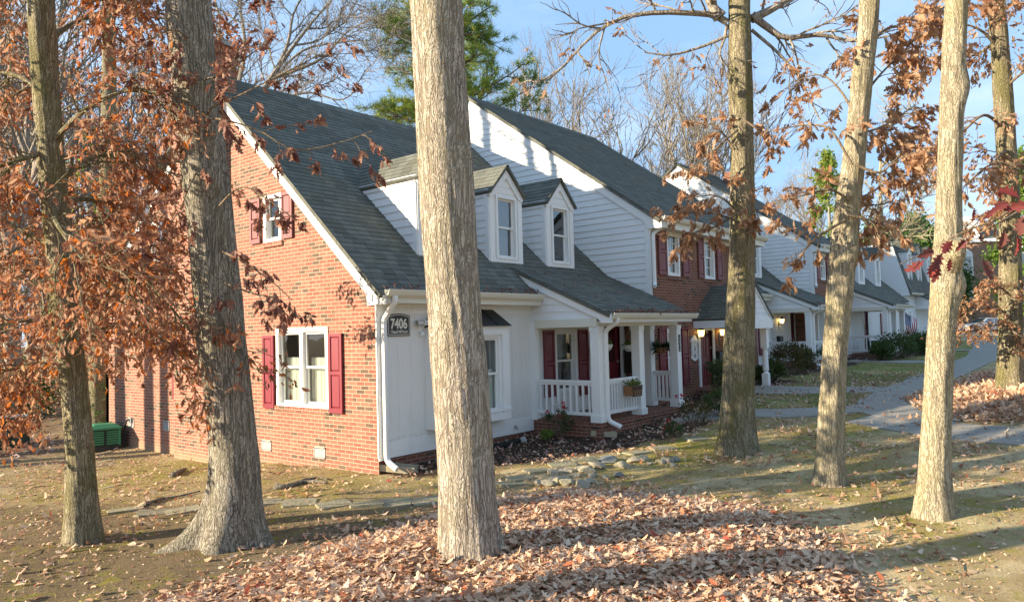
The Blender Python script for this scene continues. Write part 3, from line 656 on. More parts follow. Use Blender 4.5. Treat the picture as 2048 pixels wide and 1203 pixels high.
    railing(root, (px0+.04, -.10), (px0+.04, yp+.1), floor+.15, floor+.77, 9)
    railing(root, (xs[0]+.1, yp), (xs[1]-.1, yp), floor+.15, floor+.77, 13)
    railing(root, (xs[-1], -.95), (xs[-1], yp+.1), floor+.15, floor+.77, 5)
    x = px0+.20
    downspout(root, [(x-.02, -1.95, 2.46), (x-.02, -1.95, 2.38), (x+.0, yp-.13, 2.22), (x+.0, yp-.13, floor+.02), (x+.12, yp-.34, floor-.10)])
    # door and porch window
    dd = dr[0]; door(root, P0, dd[0], dd[1], dd[2], dd[3], lite=True)
    if pw:
        window(root, P0, *pw, curtain=('shade', .55), gm='glass2'); wd = .37
        shutter(root, P0, pw[0]-wd-.03, pw[0]-.03, .86, 2.25, 'maroon_door'); shutter(root, P0, pw[1]+.06, pw[1]+wd+.06, .80, 2.25, 'maroon_door')
    g = G(); g.box(0, W, 10.2, 10.36, -.6, 3.5); g.build('rear_wall', M['brick'], root)
    g = G(); rk = [(.0, -.6), (yb, -.6), (yb, zb+.1), (YR, ZR-.09), (.0, zroof(0)-.09)]; g.face([(W-.02, y, z) for y, z in rk]); g.build('party_wall', M['siding'], root)
    return root
def brickhouse(root, W, side_poly, wins=True, portico=True, lower=True, y0=-.78, zg=4.86, yr=4.87, zr=9.02, mat='brick_brown', extra=None, dspout=True):
    """two-storey brick front under a steep roof; (0,0) is its left front corner line"""
    P0 = PY(y0); k = (zr-zg)/(yr-(y0-.24)); yb = 2*yr-y0
    P, Ls = slopeP(-.12, y0-.34, zg-.1*k, yr-y0+.34, (yr-y0+.34)*k)
    roof_slab(root, 'roof', P, [(0, 0), (W+.26, 0), (W+.26, Ls), (0, Ls)])
    P, Ls = slopeP(-.12, yb+.34, zg-.1*k, -(yb+.34-yr), (yr-y0+.34)*k)
    roof_slab(root, 'roof', P, [(0, 0), (W+.26, 0), (W+.26, Ls), (0, Ls)])
    zr_c = zg-.1*k+(yr-y0+.34)*k; g = G(); g.prism([(yr-.16, zr_c+.012-.16*k), (yr, zr_c+.012), (yr+.16, zr_c+.012-.16*k), (yr, zr_c+.042)], 0, W+.26, PXr(-.12)); g.build('ridge_cap', M['shingle'], root)
    holes = []
    W1, W2 = (.80, 1.47, 3.52, 4.68), (2.86, 3.53, 3.52, 4.68); W3 = (.63, 1.30, .80, 2.22); D = (2.46, 3.22, .68, 2.14)
    if wins: holes += [W1, W2]
    if lower: holes += [W3, D]
    g = G(); g.wall([(0, -.5), (W, -.5), (W, zg-.12), (0, zg-.12)], holes, P0); g.build('wall', M[mat], root)
    zt = lambda y: zr-.10-abs(y-yr)*k
    lap_gable(root, 'side_wall', PX(0.), [(y0, 2.4), (yb, 2.4), (yb, zt(yb)), (yr, zr-.1), (y0, zt(y0))])
    g = G(); g.face([(W, y0, -.5), (W, yb, -.5), (W, yb, zt(yb)), (W, yr, zr-.1), (W, y0, zt(y0))]); g.face([(-.004, y0, -.5), (-.004, 0.2, -.5), (-.004, .2, 2.42), (-.004, y0, 2.42)], 1); g.face([(0, yb, -.5), (W, yb, -.5), (W, yb, zg), (0, yb, zg)])
    g.build('end_wall', [M['siding'], M[mat]], root)
    g = G(); Ps = PX(0.)
    g.box(y0-.004, y0+.13, 0, .03, 2.4, zt(y0)-.02, P=Ps); g.box(-.03, .0, .002, .02, 2.4, zg-.2, P=P0)
    kk = k; g.prism([(y0-.35, zg-.27), (y0+.02, zg-.27), (y0+.10, zt(y0)-.16), (yr, zr-.32), (yr, zr-.11), (y0-.35, zt(y0-.35)-.02)], .02, .06, Ps)
    g.build('rake_board', M['trim'], root)
    g = G(); g.box(-.02, W, 0, .33, zg-.26, zg-.235, P=P0); g.box(-.02, W, .30, .325, zg-.235, zg-.03, P=P0); g.box(0, W, 0, .03, zg-.36, zg-.262, P=P0); g.build('soffit', M['cream'], root)
    gutter(root, -.04, W+.1, y0-.325, zg+.015)
    if wins:
        for k_, q in enumerate((W1, W2)):
            window(root, P0, *q, grid=3, curtain=('shade', .55) if k_ else ('shade', .5), gm='glass2'); brick_sill(root, P0, q[0]-.02, q[1]+.06, q[2])
        for a, b in ((.34, .76), (1.60, 1.98), (2.50, 2.84), (3.67, 4.03)): shutter(root, P0, a, b, 3.53, 4.67, 'faded')
    if lower:
        window(root, P0, *W3, grid=3, curtain=('blind', .1), gm='glass2'); brick_sill(root, P0, W3[0]-.02, W3[1]+.06, W3[2])
        for a, b in ((.22, .61), (1.40, 1.76)): shutter(root, P0, a, b, .79, 2.24, 'maroon_door')
        door(root, P0, *D); g = G(); g.box(D[0]-.3, D[1]+.3, .0, .9, .3, .62, P=P0); g.build('doorstep', M['brick_brown'], root)
    if portico:
        xc, hw, ye, ze, zp = 3.30, 1.20, -1.95, 2.43, 3.33; Pf = PY(ye)
        for sgn in (-1, 1):
            Pp, Ls = slopeX(0, xc+sgn*hw, ze, -sgn*hw, zp-ze); roof_slab(root, 'portico_roof', Pp, [(ye-.06, 0), (y0, 0), (y0, Ls), (ye-.06, Ls)], .13, .05)
        g = G(); g.face([(xc-hw+.06, ye, ze-.02), (xc+hw-.06, ye, ze-.02), (xc, ye, zp-.06)]); g.lapped([(xc-hw+.06, ze-.02), (xc+hw-.06, ze-.02), (xc, zp-.07)], Pf, .15, .018); g.build('portico_gable', M['siding'], root)
        g = G(); g.box(xc-hw+.02, xc+hw-.02, ye-.03, ye+.10, 2.16, 2.42)
        for sgn in (-1, 1): g.box(xc+sgn*(hw-.08)-.05, xc+sgn*(hw-.08)+.05, ye+.1, y0, 2.20, 2.42)
        for sgn in (-1, 1):
            g.prism([(xc+sgn*(hw+.02), ze-.10), (xc+sgn*(hw+.02), ze+.0), (xc, zp-.01), (xc, zp-.13), (xc+sgn*(hw-.12), ze-.02)], .0, .04, PY(ye))
        g.build('portico_beam', M['trim'], root)
        g = G(); g.box(xc-hw+.1, xc+hw-.1, ye+.1, y0, 2.27, 2.29); g.build('portico_ceiling', M['cream'], root)
        for sgn in (-1, 1):
            g = G(); cx_, cy_ = xc+sgn*(hw-.22), ye+.14; zb_ = .50
            g.box(cx_-.11, cx_+.11, cy_-.11, cy_+.11, zb_, zb_+.10); g.box(cx_-.085, cx_+.085, cy_-.085, cy_+.085, zb_+.10, zb_+.44); g.box(cx_-.085, cx_+.085, cy_-.085, cy_+.085, 1.62, 2.16)
            g.lathe([(.085, .44), (.06, .48), (.085, .53), (.08, .60), (.065, 1.0), (.06, 1.05), (.078, 1.09), (.06, 1.12)], (cx_, cy_, zb_), 14); g.build('column', M['trim'], root, smooth=False)
    if dspout:
        x = .10; downspout(root, [(x+.2, y0-.37, zg-.08), (x+.2, y0-.37, zg-.14), (x-.06, y0-.06, zg-.36), (x-.06, y0-.06, 3.30), (x-.16, y0-.12, 3.22)])
    return root
# ---- first cape, the gable end
h1 = thing('townhouse', 'end townhouse with red brick gable wall, white front and three gabled dormers', 'townhouse', group='attached townhouses of one terrace')
cape(h1, 7.75, (2.06, 4.08, 6.02), 4.08, 7.40, end=True, pw=(4.86, 5.68, .90, 2.28), posts=(.04, 1.58, 3.26))
Pg = PX(0.)
g = G(); holes = [(1.27, 2.84, 1.0, 2.42), (2.62, 3.20, 4.06, 4.95), (7.30, 7.85, 4.06, 4.98)]
g.wall([(0, -.6), (10.36, -.6), (10.36, 3.45), (YR, ZR-.1), (0, zroof(0)-.1)], holes, Pg); g.build('gable_wall', M['brick'], h1)
window(h1, Pg, *[holes[0][i] for i in (0, 1, 2, 3)], two=True, curtain=('cafe', .62), room=1.0); brick_sill(h1, Pg, 1.22, 2.90, 1.0, 'brick')
shutter(h1, Pg, .86, 1.22, .94, 2.30); shutter(h1, Pg, 2.90, 3.26, .94, 2.30)
window(h1, Pg, 2.62, 3.20, 4.06, 4.95, curtain=('shade', .9), room=.8); brick_sill(h1, Pg, 2.58, 3.24, 4.06, 'brick')
shutter(h1, Pg, 2.24, 2.58, 4.07, 4.93, 'faded'); shutter(h1, Pg, 3.30, 3.64, 4.07, 4.93, 'faded')
window(h1, Pg, 7.30, 7.85, 4.06, 4.98, room=.8); brick_sill(h1, Pg, 7.26, 7.9, 4.06, 'brick'); shutter(h1, Pg, 7.93, 8.27, 4.1, 4.95, 'faded')
shutter(h1, Pg, 6.45, 6.82, .98, 2.35)
# rake boards with the boxed return at the front eave
g = G(); zr_ = lambda y: zroof(y)
g.prism([(-.30, 2.74), (.14, 2.74), (.17, 2.92), (YR, ZR-.36), (YR, ZR-.085), (-.30, zr_(-.30)-.03)], .012, .055, Pg)
ks2 = (ZR-3.45)/(10.62-YR); g.prism([(10.60, 3.40), (10.3, 3.36), (YR, ZR-.36), (YR, ZR-.085), (10.62, 3.42)], .012, .055, Pg)
g.prism([(-.30, zr_(-.30)-.05), (-.30, zr_(-.30)-.01), (YR, ZR-.06), (YR, ZR-.10)], .055, .10, Pg)
g.build('rake_board', M['trim'], h1)
g = G()
g.box(-.02, .004, -.012, .012, .26, 2.74, P=Pg); g.build('corner_board', M['trim'], h1)
downspout(h1, [(.10, -.36, 2.87), (.10, -.36, 2.78), (.09, -.09, 2.50), (.09, -.09, .22), (.12, -.30, .10)])
# chimney on the gable
g = G(); g.box(-.27, .0, 4.55, 6.30, -.6, 6.6); g.box(-.27, .25, 4.55, 6.30, 6.6, 8.24); g.box(-.31, .29, 4.50, 6.35, 8.06, 8.14); ch = g.build('chimney', M['brick'], h1)
g = G(); g.box(-.34, .32, 4.47, 6.38, 8.24, 8.33); g.build('chimney_cap', M['grey'], ch)
# crawl-space vents
def vent(root, P, u, z, w_=.33, h=.20):
    g = G(); g.box(u, u+w_, .0, .012, z, z+.022, P=P); g.box(u, u+w_, 0, .012, z+h-.022, z+h, P=P); g.box(u, u+.022, 0, .012, z, z+h, P=P); g.box(u+w_-.022, u+w_, 0, .012, z, z+h, P=P)
    for k in range(5):
        zz = z+.03+k*(h-.06)/5; g.face([P(u+.022, .012, zz), P(u+w_-.022, .012, zz), P(u+w_-.022, -.0, zz+.026), P(u+.022, -.0, zz+.026)])
    g.face([P(u+.02, .002, z+.02), P(u+w_-.02, .002, z+.02), P(u+w_-.02, .002, z+h-.02), P(u+.02, .002, z+h-.02)], 1)
    return g.build('vent', [M['grey'], M['black']], root)
vent(h1, Pg, 3.06, .13); vent(h1, Pg, 1.40, .13); vent(h1, Pg, 8.80, .22, .34, .22); vent(h1, Pg, 7.05, .25, .3, .22)
# box bay window of the white front, under a small black metal roof
g = G(); P0 = PY(0.); pr = .26; u0, u1 = 1.08, 3.06
g.box(u0, u1, 0, pr, .60, .74, P=P0); g.box(u0, u1, 0, pr, 2.20, 2.36, P=P0); g.box(u0, u0+.20, 0, pr, .74, 2.20, P=P0); g.box(u1-.20, u1, 0, pr, .74, 2.20, P=P0)
g.box(u0-.015, u1+.015, pr, pr+.02, .76, .82, P=P0); bay = g.build('bay_window', M['trim'], h1)
window(h1, PY(-pr+.05), u0+.20, u1-.20, .74, 2.20, two=True, curtain=('cafe', .55), proud=.0, gm='glass', cas=.06)
g = G(); a = [(u0-.03, -pr-.06, 2.36), (u1+.03, -pr-.06, 2.36), (u1-.16, .0, 2.68), (u0+.16, .0, 2.68)]
g.face(a); g.face([a[0], a[3], (u0-.03, 0, 2.36)]); g.face([a[1], (u1+.03, 0, 2.36), a[2]]); g.face([a[0], (u0-.03, 0, 2.36), (u1+.03, 0, 2.36), a[1]])
for k in range(1, 5):
    t = k/5; x0_, x1_ = u0-.03+(u1-u0+.06)*t, u0+.16+(u1-u0-.32)*t; g.bar((x0_, -pr-.062, 2.368), (x1_, -.0, 2.688), .018, .02, up=(1, 0, 0))
g.build('bay_roof', M['black'], bay)
# rear dormer
g = G(); g.box(.9, 3.0, 8.6, 10.75, 3.9, 5.45)
g.box(.8, 3.1, 8.0, 10.9, 5.45, 5.55); g.build('dormer', M['siding'], h1)
# ---- second house: brick, two storeys
h2 = thing('townhouse', 'two storey brick townhouse with white siding gable and small pedimented portico', 'townhouse', (7.76, 0, 0), group='attached townhouses of one terrace')
brickhouse(h2, 6.44, None)
# ---- the far houses
h3 = thing('townhouse', 'white low cape townhouse behind the mossy trunk, its porch holding a fern stand', 'townhouse', (14.22, .78, .36), group='attached townhouses of one terrace')
cape(h3, 8.0, (1.9, 3.6, 5.62), 4.75, 8.0, pw=(3.25, 3.95, .72, 2.1), posts=(.04, 1.6, 3.0))
h4 = thing('townhouse', 'brick townhouse with tall white side gable and brick chimney, half hidden by a leaning trunk', 'townhouse', (22.24, .78, .48), group='attached townhouses of one terrace')
brickhouse(h4, 4.0, None, wins=True, portico=False, lower=False, yr=4.9, zr=9.05)
g = G(); g.box(3.2, 4.0, 3.2, 4.1, 6.5, 9.0); g.box(3.15, 4.05, 3.15, 4.15, 8.7, 8.8); g.build('chimney', M['brick_brown'], h4)
h5 = thing('townhouse', 'long pale blue shaded townhouse with three dormers in a row above a dark shingled eave', 'townhouse', (21.9+4.3, -.05, .42), group='attached townhouses of one terrace')
cape(h5, 11.0, (1.7, 5.1, 8.3), .05, 3.3, pw=(6.2, 6.9, .8, 2.2), posts=(.04, 1.6, 3.1))
# mansard house
h6 = thing('townhouse', 'farthest townhouse of the terrace with steep mansard roof, narrow dormers and open end porch', 'townhouse', (37.25, -.1, .45), group='attached townhouses of one terrace')
g = G(); g.wall([(0, -.5), (9, -.5), (9, 3.6), (0, 3.6)], [], PY(0.)); g.build('wall', M['siding'], h6)
P, Ls = slopeP(0, -.35, 3.3, .9, 2.75); roof_slab(h6, 'mansard_roof', P, [(0, 0), (9.2, 0), (9.2, Ls), (0, Ls)])
P, Ls = slopeP(-.1, .5, 6.02, 5, .9); roof_slab(h6, 'roof', P, [(0, 0), (9.3, 0), (9.3, Ls), (0, Ls)])
lap_gable(h6, 'side_wall', PX(0.), [(-.30, 3.2), (9, 3.2), (9, 6.1), (.5, 6.1)])
g = G(); g.face([(9, 0, -.5), (9, 9, -.5), (9, 9, 6.1), (9, .5, 6.1)]); g.face([(0, 9, -.5), (9, 9, -.5), (9, 9, 6.1), (0, 9, 6.1)]); g.build('end_wall', M['siding'], h6)
for xd in (1.35, 3.85, 6.7): dormer(h6, xd, -.06, 3.85, 5.75, 6.35, 1.0, 1.0)
P, Ls = slopeP(2.6, -1.0, 2.90, 1.6, .88); roof_slab(h6, 'porch_roof', P, [(0, 0), (5.6, 0), (5.6, Ls), (0, Ls)])
lap_gable(h6, 'porch_gable', PX(2.68), [(-.9, 2.62), (.5, 2.62), (.5, 3.66), (-.9, 2.86)])
g = G(); g.box(2.62, 8.1, -.9, -.76, 2.46, 2.62); g.box(2.62, 2.76, -.9, .5, 2.46, 2.62); g.build('porch_beam', M['trim'], h6)
for x in (2.72, 5.2, 8.0): post(h6, x, -.80, .55, 2.46)
g = G(); g.box(2.6, 8.2, -1.0, 0, -.3, .55); g.build('porch_base', M['brick_brown'], h6)
gutter(h6, 2.5, 8.3, -1.02, 2.93); gutter(h6, -.1, 2.6, -.4, 3.34)
# ------------------------------------------------------------------ leaves
def leaf_templates():
    # lobed oak leaf along +y, length 1; left and right half folded along the midrib
    half = [(0, 0), (.03, .06), (.05, .16), (.19, .26), (.10, .34), (.28, .50), (.13, .55), (.24, .74), (.09, .78), (.12, .92), (0, 1.0)]
    v = [(0, y, 0) for y in (0, .5, 1.0)]; r = [(x, y, 0) for x, y in half[1:-1]]; l = [(-x*.95, y*.98, 0) for x, y in half[1:-1]]
    vs = np.array(v+r+l); k = len(r)
    fr = [0]+[3+i for i in range(k)]+[2, 1]; fl = [0, 1, 2]+[3+k+i for i in range(k-1, -1, -1)]
    oak = (vs, [fr, fl])
    vs2 = np.array([(0, 0, 0), (.22, .3, 0), (.20, .65, 0), (0, 1, 0), (-.20, .65, 0), (-.22, .3, 0)]); oval = (vs2, [[0, 1, 2, 3], [0, 3, 4, 5]])
    vs3 = np.array([(0, 0, 0), (.16, .22, 0), (.07, .34, 0), (.27, .52, 0), (.10, .62, 0), (0, 1, 0), (-.12, .64, 0), (-.25, .5, 0), (-.08, .33, 0), (-.15, .2, 0)]); crude = (vs3, [[0, 1, 2, 3, 4, 5], [0, 5, 6, 7, 8, 9]])
    vs4 = np.array([(-.03, 0, 0), (.03, 0, 0), (0, 1, 0)]); ndl = (vs4, [[0, 1, 2]])
    vs5 = np.array([(-.035, 0, 0), (.035, 0, 0), (.03, .6, 0), (0, 1, 0), (-.03, .6, 0)]); blade = (vs5, [[0, 1, 2, 3, 4]])
    return dict(oak=oak, oval=oval, crude=crude, needle=ndl, blade=blade)
LT = leaf_templates()
def norm(a): return a/np.maximum(np.linalg.norm(a, axis=-1, keepdims=True), 1e-9)
def leaf_arrays(pos, axis, nrm, size, kind='oak', curl=.5, fold=.4, rng=RNG, aspect=1.0):
    T, F = LT[kind]; n = len(pos); axis = norm(np.asarray(axis, float)); nrm = np.asarray(nrm, float)
    side = norm(np.cross(axis, nrm)); nrm = np.cross(side, axis)
    c1 = rng.normal(0, curl, n)[:, None]; c2 = np.abs(rng.normal(fold, fold*.5, n))[:, None]; tw = rng.normal(0, curl*.6, n)[:, None]
    x = T[None, :, 0]*aspect; y = T[None, :, 1]
    z = c1*(y-.3)**2+c2*np.abs(x)+tw*x*y*1.5
    sz = np.asarray(size, float)[:, None]
    V = pos[:, None, :]+side[:, None, :]*(x*sz)[..., None]+axis[:, None, :]*((y*(1-.25*np.abs(c1)))*sz)[..., None]+nrm[:, None, :]*(z*sz)[..., None]
    return V, F, T.shape[0]
def leaves(name, mat, parent, chunks, kind='oak', smooth=False):
    """chunks: list of (pos, axis, normal, size, kwargs) arrays; one mesh"""
    vs, loops, starts, tot = [], [], [], 0; base = 0; ls = 0
    for ch in chunks:
        kw = ch[4] if len(ch) > 4 else {}; kd = kw.get('kind', kind)
        V, F, k = leaf_arrays(*ch[:4], kind=kd, **{a: b for a, b in kw.items() if a != 'kind'})
        n = len(V); vs.append(V.reshape(-1, 3)); off = (np.arange(n)*k+base)[:, None]
        for f in F:
            fi = (off+np.array(f)[None, :]); loops.append(fi.ravel()); starts.append(np.arange(n)*len(f)+ls); ls += n*len(f)
        base += n*k
    V = np.concatenate(vs); Lp = np.concatenate(loops); St = np.concatenate(starts)
    me = bpy.data.meshes.new(name); me.vertices.add(len(V)); me.vertices.foreach_set('co', V.ravel().astype(np.float32))
    me.loops.add(len(Lp)); me.loops.foreach_set('vertex_index', Lp.astype(np.int32)); me.polygons.add(len(St)); me.polygons.foreach_set('loop_start', St.astype(np.int32))
    me.update(calc_edges=True); me.materials.append(mat)
    o = bpy.data.objects.new(name, me); COL.objects.link(o)
    if parent is not None: o.parent = parent
    return o
def rdir(n, rng=RNG):
    return norm(rng.normal(size=(n, 3)))
# ------------------------------------------------------------------ trees
def catmull(pts, n):
    P = [Vector(p) for p in pts]; P = [P[0]*2-P[1]]+P+[P[-1]*2-P[-2]]; o = []
    m = len(P)-3
    for k in range(n+1):
        t = k/n*m; i = min(int(t), m-1); f = t-i; a, b, c, d = P[i:i+4]
        o.append(.5*((2*b)+(c-a)*f+(2*a-5*b+4*c-d)*f*f+(3*b-a-3*c+d)*f**3))
    return o
def trunk_mesh(name, mat, parent, path, radii, rows=150, sides=44, rough=.018, flare=None, seed=0, knots=()):
    """path of (x,y,z) in the parent's space, radii per path point; ridged skin; flare: list of (angle, amount)"""
    P = catmull(path, rows); tt = np.linspace(0, 1, rows+1); rr = np.interp(tt, np.linspace(0, 1, len(radii)), radii); rg = np.random.default_rng(seed)
    ang = np.arange(sides)/sides*2*np.pi; g = G(); z0 = P[0].z
    ph = rg.uniform(0, 6.28, 8)
    for k in range(rows+1):
        d = (P[min(k+1, rows)]-P[max(k-1, 0)]).normalized(); x = d.cross(Vector((0, 1, 0))).normalized(); y = d.cross(x)*-1
        zz = P[k].z-z0
        r = rr[k]*np.ones(sides)
        lobes = .035*np.sin(2*ang+ph[0]+zz*.25)+.025*np.sin(3*ang+ph[1]-zz*.4)+.02*np.sin(5*ang+ph[2]+zz*.3)
        rid = np.abs(np.sin(ang*11+ph[3]+1.3*np.sin(zz*1.7+ang*2)))*.6+np.abs(np.sin(ang*17+ph[4]+1.1*np.sin(zz*2.9+ph[6]+ang)))*.4
        r = r*(1+lobes+.028*math.sin(zz*1.35+ph[5])+.018*math.sin(zz*3.1+ph[7]))+rough*(rid-.5)*(1+.3*np.sin(zz*7+ang*5))
        if flare:
            hz = math.exp(-max(zz, 0)/.26)
            base = hz*.35*rr[0]
            r = r+base*.5
            for a0, am, wd in flare: r = r+hz*am*np.exp(-((np.angle(np.exp(1j*(ang-a0))))/wd)**2)
        for (kz, ka, am, sz) in knots: r = r+am*np.exp(-((zz-kz)/sz)**2)*np.exp(-((np.angle(np.exp(1j*(ang-ka))))/.55)**2)
        for j in range(sides): g.v.append(tuple(P[k]+x*(math.cos(ang[j])*r[j])+y*(math.sin(ang[j])*r[j])))
    n = sides
    for k in range(rows):
        for j in range(n):
            a = k*n+j; b = k*n+(j+1) % n; g.f.append((a, b, b+n, a+n)); g.m.append(0)
    g.f.append(tuple(rows*n+j for j in range(n))); g.m.append(0)
    return g.build(name, mat, parent, smooth=True)
def wander(rg, a, d, length, n, jit=.25, droop=0.):
    p = Vector(a); d = Vector(d).normalized(); o = [p.copy()]
    for k in range(n):
        d = (d+Vector(rg.normal(0, jit, 3))*.6+Vector((0, 0, -droop))).normalized(); p = p+d*(length/n); o.append(p.copy())
    return o
def side_dir(rg, d, spread):
    d = Vector(d).normalized(); v = Vector(rg.normal(size=3)); v = (v-d*v.dot(d)).normalized(); return (d*math.cos(spread)+v*math.sin(spread)).normalized()
def limb(g, spots, rg, path, r0, r1, nsub=8, sublen=.7, depthlev=2, leafstep=.10, leafy=True, droop=.06, start=.15, n0=14, tw=.004, jit=.3):
    """a limb along path with side branches; spots gathers (pos, dir) where leaves sit"""
    P = catmull(path, n0); g.tube(P, np.linspace(r0, r1, len(P)), n=7)
    def sub(p, d, ln, r, lev):
        W_ = wander(rg, p, d, ln, 6, jit, droop); g.tube(W_, np.linspace(r, max(r*.35, tw*.6), 7), n=5 if lev > 1 else 4)
        if lev <= 1:
            if leafy:
                m = max(2, int(ln/leafstep))
                for _ in range(m):
                    t = rg.uniform(.25, 1.0)*6; i = min(int(t), 5); q = W_[i].lerp(W_[i+1], t-i); spots.append((tuple(q), tuple((W_[i+1]-W_[i]).normalized())))
                for _ in range(3): spots.append((tuple(W_[-1]), tuple((W_[-1]-W_[-2]).normalized())))
            return
        for _ in range(max(3, int(ln*7))):
            t = rg.uniform(.2, 1.0)*6; i = min(int(t), 5); q = W_[i].lerp(W_[i+1], t-i); sub(q, side_dir(rg, W_[i+1]-W_[i], rg.uniform(.4, 1.0)), ln*rg.uniform(.3, .6), max(r*.5, tw), lev-1)
    for k in range(nsub):
        t = (start+(1-start)*(k+rg.uniform(0, 1))/nsub)*(len(P)-1); i = min(int(t), len(P)-2); q = P[i].lerp(P[i+1], t-i)
        sub(q, side_dir(rg, P[i+1]-P[i], rg.uniform(.5, 1.15)), sublen*rg.uniform(.55, 1.3), max(r0*.32, tw*1.3), depthlev)
def hang_leaves(rg, spots, size=.13, jitter=.05, down=.55, per=1, var=.25, **kw):
    p = np.array([s[0] for s in spots]); d = np.array([s[1] for s in spots]); p = np.repeat(p, per, 0); d = np.repeat(d, per, 0); n = len(p)
    ax = norm(d*.7+rdir(n, rg)*.8+np.array([0, 0, -down])); pos = p+rdir(n, rg)*jitter*rg.uniform(0, 1, (n, 1))
    return (pos, ax, rdir(n, rg), size*(1+rg.normal(0, var, n)).clip(.5, 1.7), dict(curl=.55, fold=.6, rng=rg, **kw))
def px_path(pts, dep, local=None):
    o = []
    for p in pts:
        d = dep+(p[2] if len(p) > 2 else 0); q = at(p[0], p[1], d); o.append(q if local is None else q-local)
    return o
def bigtree(label, base_px, centre, widths, mat, group=None, top=14, seed=1, flare=None, rough=.018, rows=150, sides=44, knots=(), name='oak_tree', depth_=None):
    """a trunk read from the photograph: base pixel, centre line and widths in photograph pixels at the depth of its foot"""
    b = gp(*base_px) if depth_ is None else at(*base_px, depth_); dep = depth(b); loc = np.array([b[0], b[1], gz(b[0], b[1])-.06])
    t = thing(name, label, 'tree', tuple(loc), group=group)
    path = [at(u, v, dep)-loc for u, v in centre]; rad = [w_/2/pxm(dep) for w_ in widths]
    path[0] = np.array([path[0][0], path[0][1], -.12])
    dz = path[-1][2]; d = (path[-1]-path[-2]); d = d/max(d[2], .1)
    for z in (dz+2, dz+5, top): path.append(path[-1]+d*(z-path[-1][2])*.6+np.array([0, 0, (z-path[-1][2])*.4])); rad.append(rad[-1]*.86)
    trunk_mesh('trunk', mat, t, path, rad, rows=rows, sides=sides, rough=rough, flare=flare, seed=seed, knots=knots)
    return t, loc, dep, path, rad
def crown_top(t, path, rad, rg, n=7, z0=8., ln=3.2, nsub=7, mat='twig'):
    """limbs above the picture; they shade the yard and the roofs"""
    g = G(); sp = []
    P = [Vector(p) for p in path]; k0 = max(range(len(P)), key=lambda i: P[i].z)
    for k in range(n):
        a = P[-2].lerp(P[-1], rg.uniform(-.3, 1.)); an = rg.uniform(0, 6.28); d = Vector((math.cos(an), math.sin(an), rg.uniform(.3, 1.0))).normalized()
        e = [a, a+d*ln*.5, a+d*ln+Vector((0, 0, .4))]
        limb(g, sp, rg, e, rad[-1]*.5, .02, nsub=nsub, sublen=1.2, depthlev=2, leafy=False, jit=.3)
    return g, sp
def wang(dx, dy): return math.atan2(dy, -dx)
RT = R[0]; FW = R[2]                                    # rightward and away, as seen from where the picture was taken
def wpx(deg): d = np.array([RT[0]*math.cos(math.radians(deg))+FW[0]*math.sin(math.radians(deg)), RT[1]*math.cos(math.radians(deg))+FW[1]*math.sin(math.radians(deg))]); return wang(d[0], d[1])
# ---- the left oak, full of russet leaves
t, loc, dep, path, rad = bigtree('oak with small mossy trunk thick with russet and orange leaves, left of the brick gable', (167, 1082), [(167, 1085), (163, 960), (155, 830), (140, 690), (122, 520), (104, 330), (88, 110), (80, -40), (70, -260)],
    [64, 53, 48, 46, 45, 45, 48, 45, 40], M['bark_moss'], seed=3, flare=[(wpx(0), .06, .5), (wpx(180), .07, .5), (wpx(-90), .05, .6)])
rg = np.random.default_rng(31); g = G(); sp = []
TR = [(150, 780), (138, 680), (128, 580), (118, 470), (108, 380), (100, 290), (92, 190), (86, 90), (80, 0), (74, -120)]
def T1(pts): return px_path(pts, dep, loc)
for L_ in ([(118, 470), (180, 480, -.1), (260, 530, -.2), (330, 600, -.3), (410, 700, -.4)], [(122, 500), (60, 470, .2), (-20, 430, .3), (-90, 420, .4)], [(108, 380), (170, 320, .2), (250, 310, .4), (330, 330, .5)],
           [(100, 290), (170, 220, -.3), (260, 180, -.5), (340, 190, -.6)], [(92, 190), (30, 150, .2), (-60, 140, .4)], [(100, 300), (40, 320, -.3), (-40, 340, -.5)], [(86, 90), (160, 40, .3), (250, 20, .4), (320, 40, .5)],
           [(138, 680), (190, 660, .3), (260, 650, .5), (330, 680, .6)], [(135, 660), (80, 640, -.3), (0, 650, -.5), (-60, 680, -.6)], [(146, 740), (90, 720, .3), (20, 740, .5)], [(104, 330), (170, 300, .7), (250, 300, 1.6), (330, 330, 2.6)], [(110, 400), (190, 400, .8), (270, 420, 1.8), (350, 470, 2.6)], [(120, 480), (200, 500, .7), (280, 540, 1.5), (360, 600, 2.2)],
           [(128, 580), (200, 570, .6), (290, 540, .9)], [(128, 590), (70, 570, .7), (0, 540, 1.0)], [(112, 420), (150, 430, 1.0), (220, 450, 1.3)], [(112, 420), (110, 440, -.8), (150, 500, -1.1), (200, 560, -1.2)],
           [(80, 10), (20, -30, .4), (-60, -60, .6)], [(80, -20), (150, -60, -.3), (240, -60, -.5)]):
    limb(g, sp, rg, T1(L_), .035, .008, nsub=15, sublen=.75, depthlev=2, leafstep=.075, droop=.10)
g.build('branches', M['bark_moss'], t)
sp = [sp[i] for i in rg.permutation(len(sp))[:11500]]
leaves('leaves', M['leaf_russet'], t, [hang_leaves(rg, sp, .098, .17, .5, 2, aspect=.85)])
